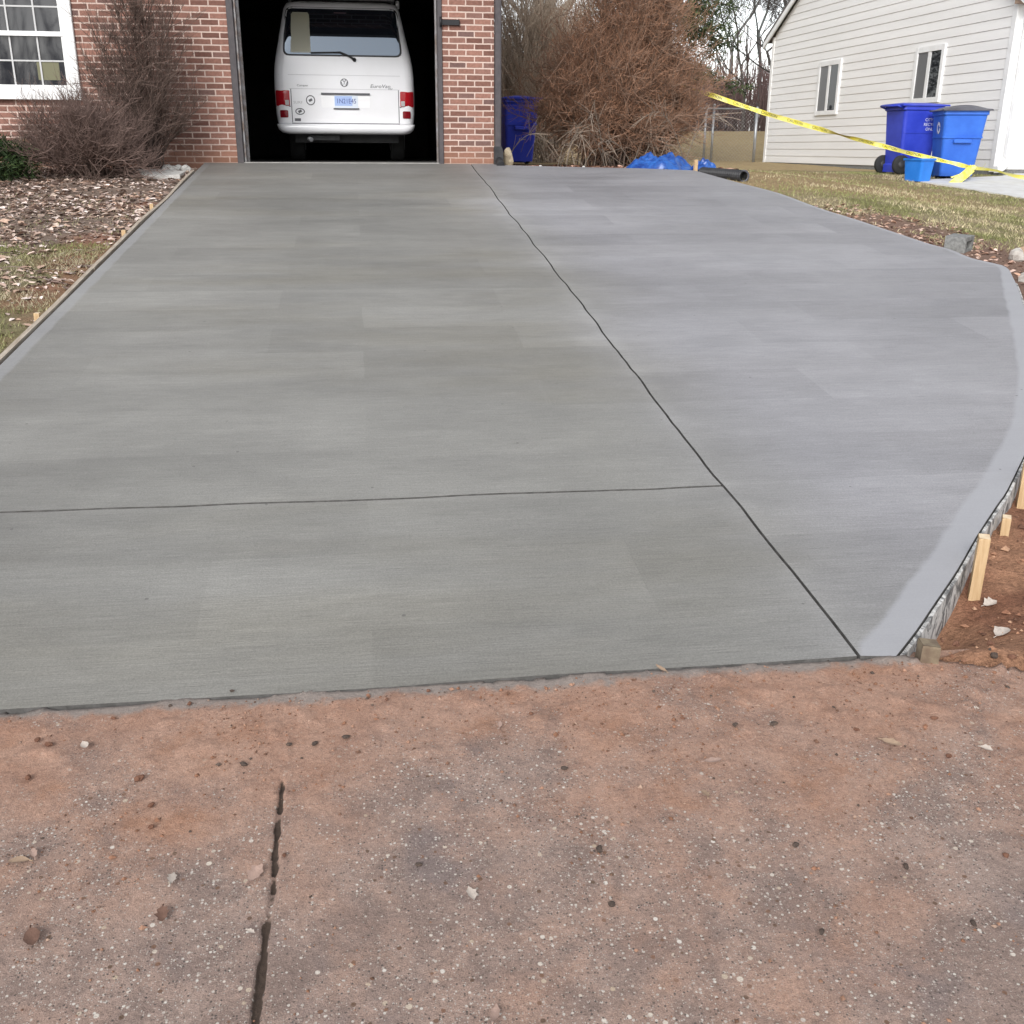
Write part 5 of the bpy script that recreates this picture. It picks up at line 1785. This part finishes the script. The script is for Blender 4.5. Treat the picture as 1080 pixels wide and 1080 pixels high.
BR, TN, PK, WH = (.17, .10, .075), (.38, .27, .19), (.40, .28, .23), (.52, .45, .39)
G1 = 'dry leaves scattered on the old pavement'
LV = [(90, 790, .040, WH, 'pale leaf below the left end of the slab front edge'), (182, 930, .045, WH, 'slim pale leaf on the pavement left of the dark joint'),
      (270, 925, .055, PK, 'curled pinkish leaf touching the left side of the dark joint'), (20, 912, .048, TN, 'tan leaf at the left margin of the pavement, lower of the pair'),
      (37, 903, .038, PK, 'pinkish leaf at the left margin of the pavement, upper of the pair'), (172, 969, .045, BR, 'thin brown leaf on the pavement left of the joint, below the slim pale leaf'),
      (35, 994, .060, BR, 'large dark brown leaf near the lower left of the pavement'), (497, 947, .042, WH, 'pale leaf lying alone right of the dark joint'),
      (527, 767, .030, PK, 'small pink leaf close to the slab front edge near its middle'), (697, 708, .050, TN, 'tan leaf stuck upright against the front edge of the slab'),
      (752, 806, .055, PK, 'curled pinkish leaf right of centre on the pavement'), (744, 841, .04, TN, 'tan leaf below the curled pinkish one right of centre'),
      (940, 787, .060, TN, 'long tan leaf on the clay near the right front corner'), (1040, 793, .035, WH, 'small pale leaf at the right of the pavement below the soil bank'),
      (265, 986, .022, WH, 'tiny white leaf scrap beside the lower part of the dark joint'), (523, 1074, .05, PK, 'pink leaf at the bottom margin near the centre')]
for k, (px, py, s_, c_, lab) in enumerate(LV):
    p = pv_pt(px, py)
    leaf_obj(p, s_*.82, c_, random.uniform(0, 6), lab, G1, random.uniform(.6, 1.2), k)
for k, (px, py, lab) in enumerate(((1044, 640, 'ragged white leaf on the red soil beside the stakes, upper of two'), (1057, 671, 'ragged white leaf on the red soil beside the stakes, lower of two'))):
    p = on_ground(px, py)
    z_ = gz(p[0], p[1]); leaf_obj((p[0], p[1], z_+.004), .05+.012*k, (.55, .48, .42), .2+k*.3, lab, 'white leaves on the red soil', 1.3, 40+k)
CL = [(257, 809, .013), (305, 788, .011), (332, 787, .012), (365, 780, .012), (245, 731, .008), (632, 899, .014), (595, 813, .011), (775, 767, .011), (816, 766, .014), (839, 894, .012), (955, 917, .012), (866, 986, .011), (645, 957, .012), (1026, 977, .011), (442, 915, .010), (147, 824, .016), (160, 852, .012), (40, 783, .012), (52, 788, .014), (30, 823, .013), (452, 731, .009), (408, 740, .008), (160, 875, .01), (985, 760, .012), (903, 772, .010), (720, 760, .008), (560, 755, .009), (120, 760, .009), (200, 745, .010), (1000, 800, .012), (1060, 905, .011), (300, 905, .008)]
for k, (px, py, s_) in enumerate(CL):
    p = pv_pt(px, py); s_ *= .72
    dark = k < 15
    rock('dirt_clod', (p[0], p[1], p[2]+s_*.25), s_, M['clod_and_core_shade' if dark else 'red_clod'], 'small dark clod of dirt lying on the clay stained pavement' if dark else 'small reddish clod of clay lying on the stained pavement', 'clod', 100+k, 'dark clods on the pavement' if dark else 'reddish clods on the pavement', (1, .75, .55))
for k in range(26):
    x = rng.uniform(1.55, 2.3); y = float(bank_y(x))+rng.uniform(-.03, .12)
    s_ = rng.uniform(.005, .014)
    rock('soil_lump', (x, y, max(gz(x, y), float(pave_z(x, y)))+s_*.4), s_, M['clod_and_core_shade' if k % 2 else 'red_clod'], 'dark lump of earth along the edge of the red soil bank' if k % 2 else 'red lump of earth along the edge of the red soil bank', 'clod', 200+k, 'dark lumps on the soil bank' if k % 2 else 'red lumps on the soil bank', (1, .8, .7))
def crumbs(name, x, y, z, size, colr, label, cat):
    n = len(x)
    o8 = np.array([(1, 0, 0), (0, 1, 0), (-1, 0, 0), (0, -1, 0), (0, 0, .8), (0, 0, -.6)])
    V = o8[None]*size[:, None, None]*rng.uniform(.55, 1.3, (n, 6, 1))
    a = rng.uniform(0, 6.28, n); c_, s_ = np.cos(a), np.sin(a)
    Vx = V[..., 0]*c_[:, None]-V[..., 1]*s_[:, None]; Vy = V[..., 0]*s_[:, None]+V[..., 1]*c_[:, None]
    P = np.stack([Vx+x[:, None], Vy+y[:, None], V[..., 2]+z[:, None]], -1).reshape(-1, 3)
    f8 = np.array([(0, 1, 4), (1, 2, 4), (2, 3, 4), (3, 0, 4), (1, 0, 5), (2, 1, 5), (3, 2, 5), (0, 3, 5)])
    Fs = (np.arange(n)[:, None, None]*6+f8[None]).reshape(-1, 3)
    o = np_mesh(name, P, Fs, M['crumb'], col=np.repeat(colr, 6, 0))
    return tag(o, label, cat, kind='stuff')


M['crumb'] = vcol('dirt_crumb', .95, .1, .25, 200)
n = 9000
x = rng.uniform(-1.9, 2.3, n); y = FY-.012-rng.gamma(1.3, .28, n)
dn_ = fbm(x*3.2, y*3.2, 301, 4)
keep = (rng.uniform(0, 1, n) < np.clip((dn_-.40)*4.5, .04, 1)) & (y > .9) & ~((x > 1.475) & (y > bank_y(x)))
x, y = x[keep], y[keep]; n = len(x)
pc = np.array([(.24, .125, .08), (.30, .175, .12), (.15, .085, .06), (.10, .075, .062), (.36, .25, .19)])[rng.choice(5, n, p=[.34, .28, .2, .08, .1])]*rng.uniform(.75, 1.2, (n, 1))
sz = .0012+rng.gamma(1.4, .0011, n)
cl_ = fbm(x*7, y*7, 2, 4); nr_ = sstep(1.7, 2.4, y); rp_ = sstep(.9, 1.7, x)*sstep(1.5, 2.2, y)
zz = pave_z(x, y)+(cl_-.5)*.009*(.25+nr_+rp_*.6)+(fbm(x*1.5, y*1.5, 4, 2)-.5)*.012+sz*.3
zz = np.where(y > FY-.03, np.minimum(zz, PZ+.004), zz)
crumbs('dirt_crumbs', x, y, zz, sz, pc, 'fine reddish dirt crumbs scattered over the old pavement below the slab', 'dirt crumbs')
n = 5000
x = rng.uniform(1.5, 3.4, n); y = rng.uniform(2.2, 4.6, n)
keep = (y > bank_y(x)-.02) & ~inside(x, y, OUT) & (rng.uniform(0, 1, n) < np.clip((fbm(x*3, y*3, 305, 3)-.3)*3, .1, 1))
x, y = x[keep], y[keep]; n = len(x)
pc = np.array([(.30, .16, .10), (.22, .11, .07), (.14, .075, .052), (.38, .23, .15)])[rng.choice(4, n)]*rng.uniform(.75, 1.2, (n, 1))
sz = .002+rng.gamma(1.4, .0028, n)
crumbs('dirt_crumbs', x, y, ground_z(x, y)+sz*.3, sz, pc, 'crumbly lumps of red earth covering the soil bank beside the wooden stakes', 'dirt crumbs')
# pale bits lying along the back edge of the slab
for k, (px, py) in enumerate(((533, 173), (539, 173.5), (571, 169), (617, 176))):
    p = at_y(px, py, 13.2)
    rock('plaster_chip', (p.x, 13.22+.02*k, float(gz(p.x, 13.25))+.035), .022, M['pale_stone'], 'small white chip at the back edge of the driveway under the shrub', 'chip', 300+k, 'white chips at the back edge')

# ------------------------------------------------------------------ trees and far background


def limb_tree(name, label, loc, H, r0, seed, col, depth=6, spread=.55, lean=(0, 0), up=.25, kids=(3, 4), shrink=.72):
    rs = np.random.RandomState(seed); segs = [[] for _ in range(depth+1)]
    tr = []

    def grow(p, d, ln, r_, lv):
        n = 5; pts = [p]; q = p.copy(); dd = d.copy()
        for k in range(n-1):
            dd = unit(dd+rs.normal(0, .13, 3)+np.array([0, 0, .03])); q = q+dd*ln/(n-1); pts.append(q)
        segs[lv].append((np.array(pts), r_, r_*.62))
        if lv >= depth: return
        for k in range(rs.randint(kids[0], kids[1]+1)):
            t_ = rs.uniform(.35, 1.0) if k else 1.0
            i = min(int(t_*(n-1)), n-2); b_ = pts[i]+(pts[i+1]-pts[i])*(t_*(n-1)-i)
            nd = unit(dd*(1-spread)+unit(rs.normal(0, 1, 3))*spread+np.array([0, 0, up]))
            grow(b_, nd, ln*shrink*rs.uniform(.7, 1.15), r_*.62*(1-.3*t_*(k > 0)), lv+1)
    d0 = unit(np.array([lean[0], lean[1], 1.0]))
    grow(np.array([0., 0, -.2]), d0, H*.42, r0, 0)
    o = thing(name, label, 'tree', loc)
    mb = Twigs()
    for lv in (0, 1):
        P = np.array([s_[0] for s_ in segs[lv]])
        V, q = tubes(P, np.array([s_[1] for s_ in segs[lv]]), np.array([s_[2] for s_ in segs[lv]]), 7)
        mb.F.append(q+mb.n); mb.n += len(V); mb.V.append(V); mb.C.append(np.tile(np.array(col), (len(V), 1)))
    mb.build('trunk', o)
    cb = Twigs()
    for lv in range(2, depth+1):
        if not segs[lv]: continue
        P = np.array([s_[0] for s_ in segs[lv]])
        cb.add(P, np.array([max(s_[1], .006) for s_ in segs[lv]]), np.array([max(s_[2], .004) for s_ in segs[lv]]), col, tuple(c*1.15 for c in col))
    cb.build('crown', o)
    return o


p = dpos(822, 29.5, 0); limb_tree('bare_tree', 'bare grey tree with spreading branches just behind the gable corner', (p[0]+.3, p[1], -.1), 7.2, .10, 5, (.060, .054, .050), 6, .55, (-.12, 0), .2)
p = dpos(790, 44, 0); limb_tree('bare_tree', 'slender bare tree farther back behind the fence', (p[0], p[1], .5), 10, .08, 9, (.11, .12, .115), 6, .5, (.05, 0), .3)
p = dpos(752, 52, 0); limb_tree('bare_tree', 'bare tree standing beyond the dark evergreen', (p[0], p[1], .5), 11, .10, 17, (.13, .13, .125), 6, .5, (0, 0), .3)
p = dpos(552, 34, 0); limb_tree('bare_tree', 'bare tree rising far behind the tan shrub', (p[0], p[1], .5), 9, .15, 23, (.16, .14, .125), 6, .5, (0, 0), .3)
p = dpos(778, 38, 0); limb_tree('bare_tree', 'small dark bare tree rising above the far thicket left of the gable', (p[0], p[1], .7), 7, .055, 31, (.08, .07, .065), 6, .55, (.1, 0), .25, (3, 4))
# dark evergreen
p = dpos(693, 24, 0)
eg = thing('evergreen_tree', 'dark green evergreen tree rising behind the russet shrub', 'tree', (p[0], p[1], -.1))
mb = MB(); mb.tube([(0, 0, -.2), (.05, 0, 2), (.02, .05, 4.5), (0, 0, 7)], [.16, .13, .09, .03], 8); mb.build('trunk', M['bark'], eg)
Vs, Fs_, Cs, nn_ = [], [], [], 0
tw = Twigs(); bps = []
rs = np.random.RandomState(4)
for k in range(95):
    z = rs.uniform(1.9, 6.8); a = rs.uniform(0, 2*PI); L_ = (1.75-.17*z)*rs.uniform(.6, 1.15)+.35
    e = np.array([math.cos(a)*L_, math.sin(a)*L_, z-.35*L_*rs.uniform(.0, 1.2)])
    b0 = np.array([0, 0, z]); bps.append([b0, b0*.55+e*.45+np.array([0, 0, .12]), e])
    ncl = 7
    for j in range(ncl):
        t_ = .3+.7*j/(ncl-1); c_ = b0*(1-t_)+e*t_
        V, f_, cc = needles(rs.randint(26, 44), c_+rs.normal(0, .08, 3), (.22, .22, .13), .17, .016, ((.040, .060, .026), (.065, .085, .035), (.025, .040, .020), (.085, .10, .045)))
        Vs.append(V); Fs_.append(f_+nn_); nn_ += len(V); Cs.append(cc)
tw.add(np.array(bps), np.full(len(bps), .022), np.full(len(bps), .008), (.07, .055, .045), (.07, .055, .045))
tw.build('branches', eg)
np_mesh('crown', np.vstack(Vs), np.vstack(Fs_), M['needle'], eg, col=np.vstack(Cs))
# far thicket
tw = Twigs(); n = 5200
x = rng.uniform(4, 40, n); y = rng.uniform(37, 50, n)
hgt = (1.2+1.6*fbm(x*.35, y*.35, 90, 3)+.9*fbm(x*1.3, y*1.3, 91, 2))*rng.uniform(.6, 1.1, n)
z = ground_z(x, y, False)
p0 = np.column_stack([x, y, z]); p2 = p0+np.column_stack([rng.normal(0, .35, n), rng.normal(0, .35, n), hgt]); p1 = (p0+p2)/2+rng.normal(0, .12, (n, 3))
T1 = bez(p0, p1, p2, 4); tw.add(T1, np.full(n, .018), np.full(n, .010), (.11, .08, .075), (.15, .10, .095))
T2, a, b = side_twigs(T1, 14000, .6, .45, .35, .011, .007, 3, .2); tw.add(T2, a, b, (.13, .085, .08), (.18, .115, .105))
o = tw.build('thicket'); tag(o, 'far purple brown thicket of bare brush beyond the back lawn', 'thicket', kind='stuff')
# woods across the street behind the viewer, mirrored in the panes
tw = Twigs(); n = 2600
x = rng.uniform(-60, 55, n); y = rng.uniform(-42, -30, n)
hgt = (4.5+5*fbm(x*.16, y*.16, 190, 3)+2*fbm(x*.7, y*.7, 191, 2))*rng.uniform(.55, 1.1, n)
p0 = np.column_stack([x, y, np.full(n, -2.5)]); p2 = p0+np.column_stack([rng.normal(0, .9, n), rng.normal(0, .9, n), hgt]); p1 = (p0+p2)/2+rng.normal(0, .3, (n, 3))
T1 = bez(p0, p1, p2, 4); tw.add(T1, np.full(n, .07), np.full(n, .03), (.07, .06, .055), (.09, .075, .07))
T2, a, b = side_twigs(T1, 9000, 2.0, .45, .35, .03, .015, 3, .15); tw.add(T2, a, b, (.07, .06, .05), (.09, .08, .07))
o = tw.build('woods'); tag(o, 'bare woods across the street, mirrored in the window panes', 'woods', kind='stuff')
# distant roofline
p = dpos(740, 55, 0)
fh_ = thing('distant_house', 'distant grey house with white gable trim glimpsed behind the evergreen', 'house', (p[0], p[1], .3), (0, 0, R(-8)))
W5, E5, P5 = 4.2, 2.6, 2.4
def gpt(x, z, y): return (x, y, z)
mb = MB(); pr = [(-W5*2+1.4, -.5), (1.4, -.5), (1.4, E5), (1.4-W5, E5+P5), (-W5*2+1.4, E5)]
mb.loft([[(a, 0, b) for a, b in pr], [(a, 8, b) for a, b in pr]]); mb.build('wall', mottled('far_wall', (.30, .29, .28), (.24, .23, .23), 2), fh_)
mb = MB()
sl_ = P5/W5
pr = [(1.8, E5-.4*sl_+.02), (1.4-W5, E5+P5+.02), (-W5*2+1.0, E5-.4*sl_+.02), (-W5*2+1.0, E5-.4*sl_+.18), (1.4-W5, E5+P5+.18), (1.8, E5-.4*sl_+.18)]
mb.loft([[(a, -.3, b) for a, b in pr], [(a, 8.3, b) for a, b in pr]]); mb.build('roof', M['shingle'], fh_)
mb = MB(); pr = [(a, b-.12) for a, b in pr[:3]]+[(a, b-.01) for a, b in pr[3:]]
mb.loft([[(a, -.36, b) for a, b in pr], [(a, -.305, b) for a, b in pr]]); mb.build('rake_board', M['white_trim'], fh_)
mb = MB(); mb.box(-.6, -.03, .9, .3, -.005, 1.9); wo = mb.build('window', M['window_glass'], fh_)
mb = MB()
for a in ((-.68, .82, -.6, 1.98), (.3, .82, .38, 1.98), (-.6, .82, .3, .9), (-.6, 1.9, .3, 1.98)): mb.box(a[0], -.05, a[1], a[2], -.004, a[3])
mb.build('frame', M['white_trim'], wo)
